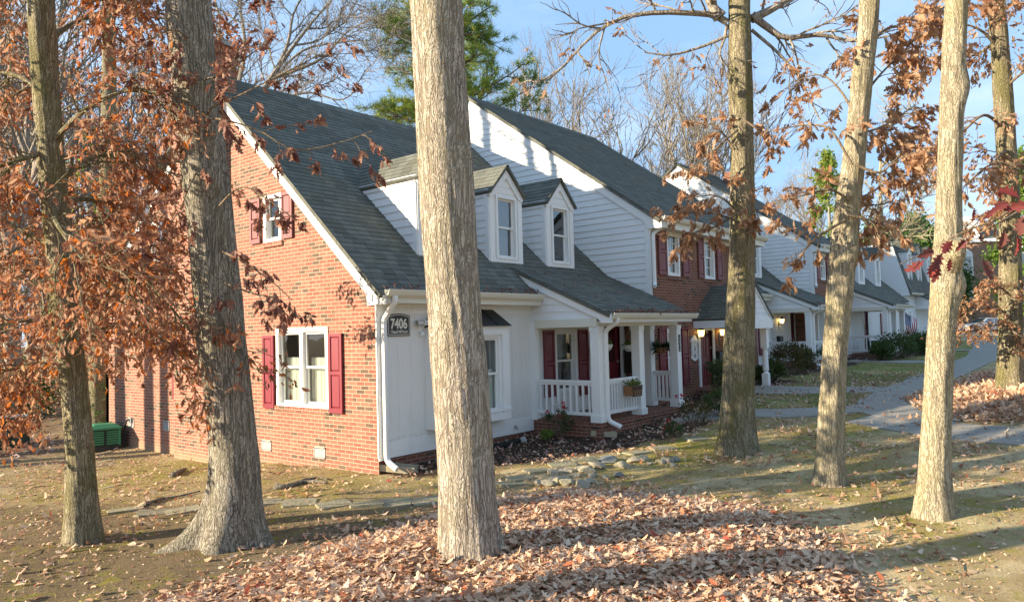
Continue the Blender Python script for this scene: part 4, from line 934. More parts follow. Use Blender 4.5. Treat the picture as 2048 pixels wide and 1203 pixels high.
# ---- the big oak in front of the gable
t, loc, dep, path, rad = bigtree('thick grey oak with flared root, standing before the brick gable beside its window', (462, 1085), [(462, 1090), (470, 960), (462, 840), (445, 700), (432, 560), (418, 420), (404, 290), (390, 170), (380, 60), (372, -60), (352, -320)],
    [110, 96, 91, 89, 87, 82, 79, 80, 84, 81, 77], M['bark_ridge'], seed=5, flare=[(wpx(200), .72, .20), (wpx(-8), .44, .40), (wpx(-100), .24, .5), (wpx(150), .16, .4)], rough=.022,
    knots=((4.35, wpx(-70), .05, .16), (5.2, wpx(180), .05, .2)), rows=190, sides=56)
rg = np.random.default_rng(52); g = G(); sp = []
def T2(pts): return px_path(pts, dep, loc)
for L_, ns, sl in (([(412, 243), (424, 215, -.3), (470, 195, -.5), (530, 165, -.6), (600, 130, -.6), (660, 100, -.5)], 9, .5), ([(412, 243), (440, 238, -.35), (520, 262, -.5), (590, 300, -.5), (680, 285, -.45), (745, 262, -.4)], 9, .45),
                   ([(430, 420, -.12), (480, 375, -.5), (530, 395, -.6), (590, 440, -.6)], 6, .35), ([(438, 500, -.12), (480, 520, -.5), (540, 560, -.6), (585, 600, -.6)], 7, .32), ([(440, 560, -.12), (500, 585, -.55), (560, 600, -.6), (600, 640, -.6)], 6, .3),
                   ([(400, 160, -.08), (440, 150, -.4), (500, 110, -.5), (560, 60, -.5)], 7, .5), ([(390, 90, -.08), (350, 60, -.4), (300, 80, -.5), (250, 130, -.5)], 6, .5), ([(385, 240), (360, 225, -.2), (320, 215, -.3)], 4, .4),
                   ([(440, 590, -.12), (420, 610, -.5), (400, 650, -.5), (370, 690, -.5)], 5, .3), ([(400, 330, -.12), (380, 370, -.45), (360, 420, -.5)], 4, .3)):
    limb(g, sp, rg, T2(L_), .013, .004, nsub=ns, sublen=sl, depthlev=1, leafstep=.12, droop=.08, tw=.003)
g.build('branches', M['twig'], t)
leaves('leaves', M['leaf_maroon'], t, [hang_leaves(rg, sp, .105, .06, .75, 3, aspect=.9)])
# ---- the centre oak, pale plated bark
t, loc, dep, path, rad = bigtree('tall pale oak trunk with plated bark rising from the leaf pile in the centre', (942, 1105), [(942, 1112), (936, 1000), (930, 880), (920, 740), (909, 600), (899, 450), (890, 300), (881, 150), (873, 0), (868, -120), (858, -420)],
    [116, 116, 115, 113, 110, 108, 106, 105, 105, 104, 98], M['bark_big'], seed=8, flare=[(wpx(0), .10, .4), (wpx(180), .03, .5), (wpx(-60), .05, .3)], rough=.024, rows=220, sides=64)
# ---- the mossy oak by the second house
t, loc, dep, path, rad = bigtree('straight mossy oak with leafy low twigs standing before the second brick house', (1475, 905), [(1475, 908), (1475, 850), (1476, 780), (1478, 680), (1482, 560), (1484, 430), (1483, 300), (1480, 150), (1478, 20), (1477, -90), (1475, -330)],
    [73, 67, 62, 58, 53, 49, 46, 45, 43, 42, 39], M['bark_moss'], seed=11, flare=[(wpx(180), .14, .35), (wpx(0), .12, .35), (wpx(-90), .08, .4)], knots=((8.1, wpx(-60), .05, .12),))
rg = np.random.default_rng(91); g = G(); sp = []; g2 = G(); sp2 = []
def T4(pts): return px_path(pts, dep, loc)
for L_, r0, ns, sl in (([(1455, 45), (1425, 30), (1390, 27), (1330, 25), (1270, 30), (1230, 42), (1180, 75), (1120, 140), (1070, 165)], .06, 11, 1.0), ([(1440, 35), (1420, 5), (1395, -60)], .12, 5, 1.0), ([(1455, 50), (1448, 80), (1440, 110), (1460, 140)], .03, 5, .6),
                       ([(1503, 30), (1535, 55), (1570, 75), (1640, 70), (1710, 82), (1790, 70)], .07, 9, 1.0), ([(1503, 38), (1550, 15), (1600, -15), (1680, -50)], .08, 7, 1.0), ([(1503, 60), (1560, 110), (1600, 160), (1640, 240)], .03, 8, .9), ([(1460, 70), (1400, 95), (1340, 110), (1290, 105)], .03, 7, .8)):
    limb(g2, sp2, rg, T4(L_), r0, .012, nsub=ns, sublen=sl, depthlev=2, leafstep=.5, droop=.03, jit=.28, tw=.006)
for L_, ns, sl in (([(1480, 445, -.3), (1440, 430, -.5), (1390, 425, -.5), (1330, 430, -.4)], 9, .42), ([(1480, 430, -.3), (1450, 400, -.5), (1420, 390, -.4), (1370, 400, -.3)], 7, .4), ([(1475, 260, -.25), (1440, 290, -.4), (1400, 330, -.3), (1370, 350, -.2)], 7, .45),
                   ([(1490, 240, -.3), (1520, 265, -.4), (1540, 300, -.3)], 4, .35), ([(1485, 390, -.35), (1500, 400, -.5), (1520, 440, -.4)], 5, .35), ([(1470, 300, -.3), (1430, 250, -.3), (1400, 255, -.3)], 5, .4), ([(1470, 430, -.35), (1425, 455, -.55), (1370, 470, -.5)], 7, .35)):
    limb(g, sp, rg, T4(L_), .02, .006, nsub=ns, sublen=sl, depthlev=1, leafstep=.10, droop=.1, tw=.004)
g.build('branches', M['twig'], t); g2.build('limbs', M['bark_far'], t)
sp += [sp2[i] for i in rg.permutation(len(sp2))[:90]]
leaves('leaves', M['leaf_tan'], t, [hang_leaves(rg, sp, .13, .08, .7, 3, aspect=.85)])
# ---- the leaning oak right of it
t, loc, dep, path, rad = bigtree('leaning oak with patchy sunlit bark and tan leaves, second large trunk from the sidewalk mound', (1657, 968), [(1657, 972), (1660, 900), (1664, 800), (1670, 690), (1680, 570), (1692, 440), (1708, 310), (1722, 180), (1735, 60), (1742, -60), (1752, -300)],
    [59, 50, 46, 44, 46, 46, 40, 38, 37, 36, 34], M['bark_light'], seed=14, flare=[(wpx(180), .07, .4), (wpx(0), .06, .4)], knots=((4.0, wpx(-120), .07, .22), (3.3, wpx(-60), .05, .14), (5.6, wpx(-150), .05, .2), (2.2, wpx(-95), .04, .12)))
rg = np.random.default_rng(77); g = G(); sp = []
def T5(pts): return px_path(pts, dep, loc)
for L_, ns, sl in (([(1700, 400, -.2), (1660, 380, -.3), (1610, 390, -.2), (1560, 400, 0)], 8, .42), ([(1705, 330, -.2), (1660, 260, -.2), (1610, 250, 0), (1550, 262, .2)], 9, .42), ([(1715, 240, -.1), (1680, 180, .1), (1640, 150, .2), (1580, 165, .3)], 7, .42),
                   ([(1712, 330, -.2), (1760, 345, -.3), (1790, 320, -.2), (1830, 300, 0)], 9, .5), ([(1720, 200, -.1), (1760, 150, .1), (1800, 110, .3), (1850, 60, .4)], 10, .55), ([(1730, 100, -.1), (1770, 60, .2), (1820, 40, .3), (1870, -20, .4)], 9, .55),
                   ([(1690, 440, -.2), (1640, 470, -.3), (1610, 500, -.2), (1585, 545, -.1)], 5, .3), ([(1695, 430, -.2), (1740, 440, -.2), (1770, 460, 0)], 6, .4), ([(1715, 270, -.2), (1770, 250, .5), (1830, 210, .9)], 9, .55), ([(1700, 390, -.2), (1740, 410, .4), (1800, 400, .8)], 8, .5)):
    limb(g, sp, rg, T5(L_), .02, .005, nsub=ns, sublen=sl, depthlev=2 if sl > .45 else 1, leafstep=.13, droop=.07, tw=.003)
g.build('branches', M['twig'], t)
sp = [sp[i] for i in rg.permutation(len(sp))[:2600]]
leaves('leaves', M['leaf_tan'], t, [hang_leaves(rg, sp, .125, .10, .6, 3, aspect=.9)])
# ---- the pale oak nearest the right edge
t, loc, dep, path, rad = bigtree('pale straight oak with a broken branch stub, in full sun beside its own long shadow', (1868, 1032), [(1866, 1036), (1868, 960), (1872, 850), (1880, 700), (1890, 560), (1896, 470), (1898, 380), (1902, 240), (1908, 110), (1913, 0), (1918, -110), (1925, -350)],
    [70, 56, 50, 49, 50, 46, 42, 41, 40, 41, 38, 35], M['bark_light'], seed=17, flare=[(wpx(180), .07, .4), (wpx(0), .06, .4), (wpx(-90), .05, .5)], knots=((2.75, wpx(-25), .06, .14), (4.95, wpx(-40), .05, .18), (3.3, wpx(-150), .03, .15), (1.9, wpx(-100), .035, .1)))
g = G(); a = at(1896, 540, dep)-loc; b = at(1912, 500, dep-.25)-loc; c = at(1916, 478, dep-.3)-loc; g.tube([a, b, c], [.13, .10, .075], n=14); g.build('branch_stub', M['bark_light'], t)
# ---- far right oak by the mound
t, loc, dep, path, rad = bigtree('shaded oak on the leaf mound past the sidewalk, collared by curly tan leaves', (2020, 778), [(2020, 782), (2020, 740), (2021, 660), (2021, 560), (2020, 460), (2015, 340), (2008, 220), (2000, 100), (1990, -20), (1985, -120), (1975, -330)],
    [48, 42, 39, 38, 37, 35, 33, 32, 32, 30, 27], M['bark_moss'], seed=21, flare=[(wpx(180), .1, .4), (wpx(0), .1, .4)])
rg = np.random.default_rng(23); g = G(); sp = []
def T7(pts): return px_path(pts, dep, loc)
for L_, ns, sl in (([(2021, 640, -.2), (1990, 610, -.5), (1950, 610, -.6), (1915, 625, -.5)], 10, .45), ([(2021, 650, -.2), (1985, 650, -.6), (1945, 660, -.7), (1905, 670, -.6)], 8, .4), ([(2021, 620, -.2), (2040, 600, -.5), (2080, 610, -.5)], 7, .4), ([(2021, 655, -.25), (2030, 665, -.6), (2060, 680, -.6)], 6, .4),
                   ([(2021, 590, -.3), (2000, 575, -.7), (1970, 580, -.8)], 6, .4)):
    limb(g, sp, rg, T7(L_), .025, .008, nsub=ns, sublen=sl, depthlev=2, leafstep=.10, droop=.03, tw=.004)
n7 = len(sp); g.build('branches', M['twig'], t); g = G()
for L_, ns, sl in (([(2010, 260), (1970, 230, -.3), (1930, 260, -.4), (1900, 290, -.5)], 8, .9), ([(2005, 180), (2040, 150, -.3), (2090, 120, -.4)], 8, .9), ([(2000, 100), (1960, 60, -.2), (1900, 40, -.3)], 9, .9), ([(2015, 330), (1980, 330, -.4), (1930, 370, -.5)], 7, .8), ([(2015, 340), (2045, 330, -.4), (2080, 350, -.5)], 7, .8),
                   ([(1992, 10), (2030, -20, -.4), (2080, -60, -.5)], 7, .9), ([(2012, 300), (2000, 310, -.9), (1980, 330, -1.3)], 7, .8), ([(1998, 80), (1950, 110, .6), (1900, 120, .9)], 8, .9), ([(2018, 400), (1985, 420, -.4), (1940, 440, -.5)], 6, .6)):
    limb(g, sp, rg, T7(L_), .04, .01, nsub=ns, sublen=sl, depthlev=2, leafstep=.2, droop=.05, tw=.006)
g.build('branches', M['twig'], t)
up = sp[n7:]; up = [up[i] for i in rg.permutation(len(up))[:3600]]; lo_ = sp[:n7]; lo_ = [lo_[i] for i in rg.permutation(len(lo_))[:2300]]
leaves('leaves', M['leaf_tan'], t, [hang_leaves(rg, up, .14, .16, .55, 2, aspect=.9), hang_leaves(rg, lo_, .10, .16, .3, 3, kind='crude')])
# ---- crimson leaves close to the viewer, on a twig that reaches in from the right
tw = thing('oak_branch', 'thin near oak twig bearing crimson lobed leaves, reaching in before the pale trunk', 'branch', tuple(at(2120, 360, 4.2)))
lt = np.array(tw.location); g = G(); rg = np.random.default_rng(5)
def TW(pts): return px_path(pts, 4.0, lt)
B1 = TW([(2120, 360, .3), (2060, 395, .1), (1990, 440, 0), (1930, 462, 0), (1860, 500, .1), (1800, 528, .1)]); B2 = TW([(2120, 360, .3), (2040, 420, .2), (1985, 452, .1), (1950, 470, .1)])
for b_ in (B1, B2): g.tube(catmull(b_, 16), np.linspace(.008, .0025, 17), n=5)
g.build('twig', M['twig'], tw)
red = [(1990, 420, 210, 44), (2020, 405, 200, 60), (2045, 430, 250, 70), (2010, 460, 255, 60), (2040, 395, 160, 60), (1960, 470, 250, 62), (1965, 515, 285, 70), (1930, 478, 230, 46), (1905, 480, 235, 62), (1885, 505, 240, 64), (1870, 500, 200, 58), (1850, 520, 225, 66), (1880, 530, 255, 52), (1865, 525, 265, 50), (2035, 470, 270, 60), (2048, 445, 230, 60), (1945, 440, 110, 40), (2000, 395, 120, 46), (1900, 515, 280, 40), (2060, 405, 200, 70)]
pp, ax, nn, sz = [], [], [], []
for u, v, ang, ln in red:
    a = at(u, v, 4.0+rg.uniform(-.12, .12))-lt; e = math.radians(ang); d = RT*math.cos(e)-R[1]*math.sin(e)+FW*rg.normal(0, .3); pp.append(a); ax.append(d); nn.append(-FW+rdir(1, rg)[0]*.5+R[1]*-.4); sz.append(ln*.74/pxm(4.0))
leaves('leaves', M['leaf_red'], tw, [(np.array(pp)[:13], np.array(ax)[:13], np.array(nn)[:13], np.array(sz)[:13], dict(curl=.6, fold=.5, rng=rg, aspect=1.05)), (np.array(pp)[13:], np.array(ax)[13:], np.array(nn)[13:], np.array(sz)[13:], dict(curl=.7, fold=.5, rng=rg, aspect=1.0))])
# ------------------------------------------------------------------ fallen leaves
def litter(name, mat, pts, size, lift=.012, tilt=.35, kind='oak', rng=RNG, curl=.7, stuff=True, zadd=None):
    x, y = pts[:, 0], pts[:, 1]; n = len(x); z = ground(x, y)+lift+rng.uniform(0, .012, n)
    if zadd is not None: z = z+zadd
    a = rng.uniform(0, 2*np.pi, n); ax = np.stack([np.cos(a), np.sin(a), rng.normal(0, tilt, n)], 1)
    nn = np.stack([rng.normal(0, tilt, n), rng.normal(0, tilt, n), np.ones(n)*rng.choice([1, -1], n)], 1)
    o = leaves(name, mat, None, [(np.stack([x, y, z], 1), ax, nn, size*(1+rng.normal(0, .25, n)).clip(.45, 1.7), dict(curl=curl, fold=.30, rng=rng))], kind)
    return tag(o, kind='stuff') if stuff else o
def rand_in(poly, n, rng, soft=.0):
    p = np.array(poly); lo, hi = p.min(0)-.6, p.max(0)+.6; o = np.zeros((0, 2))
    while len(o) < n:
        q = rng.uniform(lo, hi, (n*2, 2)); d = poly_sd(q[:, 0], q[:, 1], poly)+soft*rng.normal(0, 1, len(q))*.5; o = np.concatenate([o, q[d > 0]])
    return o[:n]
rg = np.random.default_rng(101)
# the raked pile in front
pts = rand_in(PILE, 36000, rg, .30); litter('fallen_leaves', M['leaf_litter'], pts, .090, .0, .20, rng=rg, curl=.45, zadd=rg.uniform(0, .05, len(pts))*(poly_sd(pts[:, 0], pts[:, 1], PILE) > .1))
pts = rand_in(PILE, 9000, rg, 1.3); pts = pts[poly_sd(pts[:, 0], pts[:, 1], PILE) < .25]; litter('fallen_leaves', M['leaf_litter'], pts, .085, .008, .2, rng=rg, curl=.5)
# the pile in front of the big trunk continues to the lower left and behind the viewer
# the mound right of the sidewalk
MOUND = [tuple(gp(*p)[:2]) for p in ((1808, 800), (1850, 826), (1905, 842), (1990, 850), (2100, 840), (2200, 800), (2150, 745), (2048, 752), (1990, 745), (1960, 752), (1900, 770), (1850, 785))]
pts = rand_in(MOUND, 9000, rg, .08); litter('fallen_leaves', M['leaf_litter'], pts, .12, .01, .5, rng=rg, zadd=rg.uniform(0, .06, len(pts)))
# thin scatter over the yard, in drifts
def drift(n, box, thr, rng, sc=1.4, seed=9):
    q = rng.uniform((box[0], box[2]), (box[1], box[3]), (n*6, 2)); v = vnoise(q[:, 0], q[:, 1], sc, seed)+.7*vnoise(q[:, 0], q[:, 1], sc*3.1, seed+3); return q[v > thr+rng.normal(0, .35, len(q))][:n]
def clear(q): return q[(q[:, 1] < -.02) | (q[:, 0] < -.05)]
yard = clear(np.concatenate([drift(4200, (-7, 9, -9, 1), .15, rg), drift(2600, (-7.5, 1, 0, 9), .1, rg), drift(3400, (3, 18, -8.5, -1.8), .2, rg)]))
yard = yard[poly_sd(yard[:, 0], yard[:, 1], [(0, 0), (14, 0), (14, 10.5), (0, 10.5)]) < 0]
litter('fallen_leaves', M['leaf_litter'], yard, .092, .008, .22, rng=rg)
pts = clear(np.concatenate([rand_in(BED, 1250, rg), rand_in(BED2, 900, rg)])); pts = pts[~((pts[:, 0] > 4) & (pts[:, 0] < 7.6) & (pts[:, 1] > -1.65)) & (poly_sd(pts[:, 0], pts[:, 1], [(7.7, -.8), (14.2, -.8), (14.2, 5), (7.7, 5)]) < 0)]
litter('fallen_leaves', M['leaf_litter_pink'], pts, .105, .012, .3, rng=rg)
pts = np.stack([rg.uniform(9, 16, 700), rg.uniform(-5.0, -2.4, 700)], 1); litter('fallen_leaves', M['leaf_litter_pink'], pts, .10, .02, .3, rng=rg)
# small bits and crumbs
q = clear(rg.uniform((-7, -8.5), (9, 9), (22000, 2))); q = q[poly_sd(q[:, 0], q[:, 1], [(0, 0), (14, 0), (14, 10.5), (0, 10.5)]) < 0]
litter('leaf_litter', M['leaf_litter'], q, .035, .004, .5, 'oval', rng=rg)
# woodland floor at the left, behind the yard
q = rg.uniform((-14, 12.5), (16, 46), (7000, 2)); q2 = rg.uniform((-8, 9.5), (-.5, 13), (900, 2)); q = np.concatenate([q, q2]); litter('fallen_leaves', M['leaf_litter_pink'], q, .17, .02, .4, 'crude', rng=rg)
# leaves caught in the gutters and on the roofs belong to no tree now
def roofleaves():
    ch = []
    def add(x0, x1, y, z, n, sp=.05, s=.085):
        p = np.stack([rg.uniform(x0, x1, n), y+rg.normal(0, sp, n), z+np.abs(rg.normal(0, .02, n))], 1); a = rdir(n, rg); a[:, 2] *= .3; ch.append((p, a, np.array([0, 0, 1.])+rdir(n, rg)*.5, s*rg.uniform(.6, 1.3, n), dict(curl=.8, fold=.5, rng=rg)))
    add(-.05, 4.0, -.33, 3.0, 130); add(4.1, 7.6, -1.93, 2.565, 200); add(18.9, 22, -1.14, 2.93, 60)
    n = 46; y = rg.uniform(-1.7, .3, n); x = rg.uniform(4.2, 7.6, n); p = np.stack([x, y, 2.56+(y+1.93)*.4435+.02], 1); a = rdir(n, rg); a[:, 2] *= .2; ch.append((p, a, np.array([0, -.4, .9])+rdir(n, rg)*.3, .08*np.ones(n), dict(curl=.6, fold=.4, rng=rg)))
    n = 16; y = rg.uniform(0, 4.2, n); x = rg.uniform(8.5, 13.5, n); p = np.stack([x, y, 4.86+(y+1.02)*.706+.05], 1); a = rdir(n, rg); ch.append((p, a, np.array([0, -.6, .8])+rdir(n, rg)*.3, .09*np.ones(n), dict(curl=.6, fold=.4, rng=rg)))
    tag(leaves('fallen_leaves', M['leaf_maroon'], None, ch), kind='stuff')
roofleaves()
# ------------------------------------------------------------------ shrubs and small plants
def shrub(name, label, loc, r, h, n, mat, ls, cat='shrub', group=None, flowers=0, seed=0, kind='oval', twigs=16, density_core=.3):
    n = int(n*2.2); rg = np.random.default_rng(seed+400); t = thing(name, label, cat, (loc[0], loc[1], gz(loc[0], loc[1]) if len(loc) < 3 else loc[2]), group=group); g = G(); pos, dr = [], []
    for k in range(twigs):
        an = rg.uniform(0, 6.28); el = rg.uniform(.35, 1.45); d = Vector((math.cos(an)*math.cos(el), math.sin(an)*math.cos(el), math.sin(el))); ln = rg.uniform(.7, 1.0)
        e = Vector((d.x*r*1.05, d.y*r*1.05, d.z*h))*ln; P = [Vector((d.x*.03, d.y*.03, -.03)), e*.5+Vector(rg.normal(0, .02, 3)), e]; g.tube(catmull(P, 5), np.linspace(.008, .003, 6), n=4)
        for j in range(3):
            q = P[1].lerp(P[2], rg.uniform(0, 1)); s = side_dir(rg, e, .8)*rg.uniform(.08, .2)*max(r, .3); g.tube([q, q+s], [.004, .002], n=3)
    g.build('stems', M['twig'], t)
    nc = max(14, n//28); cen = rdir(nc, rg)*np.array([r*.82, r*.82, h*.42])*rg.uniform(.45, 1, (nc, 1))+np.array([0, 0, h*.58]); cen[:, 2] = np.maximum(cen[:, 2], h*.12)
    ci = rg.integers(0, nc, n); pos = cen[ci]+rdir(n, rg)*rg.uniform(.1, 1, (n, 1))*r*.30; out = norm(pos-np.array([0, 0, h*.35]))
    ax = norm(out*.8+rdir(n, rg)*.7+np.array([0, 0, .25])); leaves('foliage', mat, t, [(pos, ax, out+rdir(n, rg)*.6, ls*rg.uniform(.6, 1.3, n), dict(curl=.3, fold=.3, rng=rg))], kind)
    if flowers:
        fp = cen[rg.integers(0, nc, flowers)]+np.array([0, 0, r*.28])+rg.normal(0, r*.2, (flowers, 3)); m = 12; p = np.repeat(fp, m, 0)+rdir(flowers*m, rg)*.02; a = rdir(flowers*m, rg); leaves('blossom', M['petal'], t, [(p, a, rdir(flowers*m, rg), np.full(flowers*m, .05), dict(curl=.5, fold=.5, rng=rg))], 'oval')
    return t
shrub('shrub', 'leafy green azalea bush beside the concrete path, before the post with the number plate', (6.9, -2.75), .42, .62, 620, M['leaf_green'], .055, seed=1)
shrub('shrub', 'round dark green bush under the white hanging plaque of the second house', (9.75, -1.7), .62, .95, 1500, M['leaf_green'], .06, seed=2)
shrub('flower_bush', 'sparse brown bush with a few red flowers between porch corner and path', (5.75, -2.75), .42, .55, 260, M['leaf_olive'], .05, flowers=4, seed=3)
shrub('flower_bush', 'small red flowering plant low in the dark mulch near the two splash blocks', (4.75, -2.85), .22, .3, 170, M['leaf_green'], .05, flowers=4, seed=4)
shrub('flower_bush', 'red flowering rose bush against the brick porch base under the left railing', (3.85, -.85), .30, .75, 230, M['leaf_green'], .05, flowers=7, seed=5)
shrub('shrub', 'tiny light green sprig at the foot of the brick porch base', (3.55, -.75), .16, .22, 150, M['leaf_lime'], .045, seed=6)
shrub('shrub', 'bright green upright plant against the white wall left of the bay window foot', (.95, -.85), .16, .55, 330, M['leaf_lime'], .055, seed=7)
for k, (u, v, r, h, lb) in enumerate(((1562, 800, .75, 1.05, 'wide dark bush in front of the fern porch of the third house'), (1610, 800, .5, .8, 'bush with yellow green tips beside the far white porch post and downspout'), (1548, 790, .35, .6, 'low dark bush behind the turned white column'), (1500, 800, .35, .5, 'small bush peeping out right of the mossy oak trunk'))):
    p = gp(u, v); p = onp(u, v, 2, gz(p[0], p[1])); shrub('shrub', lb, (14.6+k*1.6 if k < 2 else (13.2 if k == 2 else 12.3), -1.5 if k < 2 else -1.6), r, h, 900, M['leaf_olive'] if k < 2 else M['leaf_green'], .07, seed=20+k)
for k, (x, y, r, h, lb) in enumerate(((24.2, -2.5, .9, 1.0, 'broad low evergreen in front of the white garden chair'), (26.8, -2.8, .7, .8, 'low evergreen beside the far downspout of the three dormer house'), (29.5, -2.5, .9, .9, 'evergreen at the foot of the flag pole, left one of the hedge'), (32.5, -2.4, .8, .9, 'evergreen between the flag and the far porch'), (22.9, -2.2, .5, .7, 'clipped bush left of the white garden chair'))):
    shrub('shrub', lb, (x, y), r, h, 700, M['leaf_green'], .10, seed=30+k, group='shrubs along the far facades')
# ------------------------------------------------------------------ stones, slabs, roots
def rock(name, label, loc, s, seed, mat, cat='rock', group=None, flat=1.):
    rg = np.random.default_rng(seed); bm = bmesh.new(); bmesh.ops.create_icosphere(bm, subdivisions=3, radius=1)
    pl = [(Vector(rg.normal(size=3)).normalized(), rg.uniform(.55, .85)) for _ in range(9)]
    for v in bm.verts:
        for n_, d_ in pl:
            e = v.co.dot(n_)-d_
            if e > 0: v.co -= n_*e
        v.co.x *= s*rg.uniform(.98, 1.02); v.co.y *= s*.8; v.co.z *= s*.5*flat
    me = bpy.data.meshes.new(name); bm.to_mesh(me); bm.free(); uvs(me); me.materials.append(mat); o = bpy.data.objects.new(name, me); COL.objects.link(o); o.location = (loc[0], loc[1], gz(loc[0], loc[1])+s*.17*flat); o.rotation_euler = (rg.normal(0, .15), rg.normal(0, .15), rg.uniform(0, 6)); return tag(o, label, cat, group)
def stonemat(nm, a_, b_):
    a = Nd(nm); n = a.noise(a.obj(), 6, 6, .65); n2 = a.noise(a.obj(), 40, 4, .7); c = a.mix(n, a_, b_); c = a.mix(a.math('MULTIPLY', n2, .4), c, tuple(x*.5 for x in a_)); c = a.mix(a.math('MULTIPLY', a.step(a.noise(a.pos(), 7, 4, .6), .52, .66), .5), c, (.20, .19, .05)); a.bump(a.math('ADD', n2, a.math('MULTIPLY', n, 2.)), .012, .9); return a.fin(c, .9, .2)
M['stone'] = stonemat('grey_field_stone', (.27, .24, .18), (.50, .44, .33)); M['slate'] = stonemat('blue_grey_stone', (.13, .15, .16), (.27, .28, .26)); M['flag'] = stonemat('mossy_flagstone', (.26, .24, .16), (.40, .36, .25))
RK = [(1218, 920, .19, 1), (1195, 930, .16, 0), (1185, 922, .12, 0), (1170, 937, .15, 0), (1197, 932, .12, 0), (1160, 935, .11, 1), (1175, 940, .14, 0), (1285, 918, .17, 0), (1268, 920, .14, 0), (1242, 928, .12, 0), (1252, 932, .11, 0), (1108, 946, .13, 0), (1122, 940, .10, 0), (1136, 940, .10, 0), (1115, 963, .16, 0), (1095, 967, .13, 1), (1135, 964, .15, 0), (1165, 967, .13, 0), (1180, 960, .12, 0), (1212, 953, .09, 1), (1185, 949, .10, 0), (1335, 920, .13, 0), (1350, 918, .11, 1), (1322, 922, .10, 0), (1238, 948, .10, 1), (1078, 965, .12, 0), (1300, 925, .08, 0), (1130, 955, .1, 0), (1150, 950, .1, 0), (1345, 928, .08, 0)]
RL = {0: 'upright blue grey pointed stone, tallest in the rock cluster', 7: 'two lobed tan boulder at the right middle of the rock cluster', 3: 'broad tan boulder in the middle of the rock cluster', 14: 'brown boulder at the lower left of the rock cluster', 21: 'pale stone farthest right in the rock row, near the mossy oak'}
for k, (u, v, s, m) in enumerate(RK):
    p = gp(u, v+4); rock('garden_stone', RL.get(k, 'small rough garden stone lying in the loose rock cluster before the porch'), p, s, 200+k, M['slate' if (m and k % 2 == 0) else 'stone'], group='loose stones edging the yard')
def slab(name, label, u, v, w_, d, rz, group, mat='flag', th=.07, lift=.03, seed=0):
    rg = np.random.default_rng(600+seed); p = gp(u, v); g = G(); hw, hd = w_/2, d/2; c = .03
    o2 = [(-hw+rg.uniform(0, c), -hd), (hw-rg.uniform(0, c), -hd+rg.uniform(-.02, .02)), (hw, -hd+.03), (hw+rg.uniform(-.03, .03), hd-.02), (hw-.04, hd), (-hw+.05, hd+rg.uniform(-.02, .02)), (-hw, hd-.04), (-hw-rg.uniform(-.02, .02), -hd+.03)]
    g.prism([(x, y) for x, y in o2], -.08, th-.062, lambda a, n, b: (a, b, n)); o = g.build(name, M[mat], None); o.location = (p[0], p[1], gz(p[0], p[1])+lift-.018); o.rotation_euler = (rg.normal(0, .04), rg.normal(0, .04), rz+rg.normal(0, .12)); return tag(o, label, 'paving stone', group)
ry = math.atan2(-.55, .84)
for k, (u, v) in enumerate(((530, 1005), (598, 1006), (668, 1010), (735, 1008), (790, 1006), (853, 1003), (1022, 968), (1042, 957), (1077, 941), (1124, 929), (1170, 918), (1275, 905), (1325, 897), (1395, 878), (250, 1020), (310, 1026), (365, 1022))):
    slab('stepping_stone', 'flat grey flagstone set in the curving line of edging stones across the yard', u, v, .44, .36, ry, 'flagstones edging the yard', seed=k)
for k in range(10): slab('stepping_stone', 'thin pale paver in the short path of slabs beside the small left oak', 196+k*.9, 908+k*7.5, .62, .17, .15, 'pavers of the side path', mat='flag', seed=40+k, th=.05)
def splash(label, u, v, rz, s=1.):
    p = gp(u, v); g = G(); L_, w_ = .62*s, .30*s
    g.box(-L_/2, L_/2, -w_/2, w_/2, 0, .035); g.box(-L_/2, L_/2, -w_/2, -w_/2+.06, .035, .10); g.box(-L_/2, L_/2, w_/2-.06, w_/2, .035, .10); g.box(-L_/2, -L_/2+.06, -w_/2+.06, w_/2-.06, .035, .10)
    o = g.build('splash_block', M['tan'], None); o.location = (p[0], p[1], gz(p[0], p[1])+.02); o.rotation_euler = (0, .10, rz); return tag(o, label, 'splash block')
splash('concrete splash block under the downspout at the brick corner', 795, 944, -1.0, 1.0); splash('concrete splash block in the mulch below the porch downspout', 1206, 874, -.85, .8)
def root_(label, pts, r0):
    ps = [gp(u, v) for u, v in pts]; base = ps[0]; g = G(); g.tube(catmull([np.array(p)-base+np.array([0, 0, .03]) for p in ps], 14), np.linspace(r0, r0*.35, 15)*(1+.2*np.sin(np.arange(15)*1.9)), n=8); o = g.build('tree_root', M['bark_ridge'], None, smooth=True); o.location = base; return tag(o, label, 'root')
root_('knobbly pale root lying on the soil below the gable window', [(548, 978), (575, 976), (600, 968), (628, 966), (655, 968)], .05)
root_('smaller forked root beside the knobbly pale one under the gable window', [(590, 970), (612, 962), (640, 958), (655, 962)], .03)
root_('thin dark root trailing right of the small left oak', [(290, 1012), (320, 1002), (360, 995), (400, 985)], .03)
root_('short stubby root by the brick chimney foot', [(345, 955), (360, 945), (372, 940)], .06)
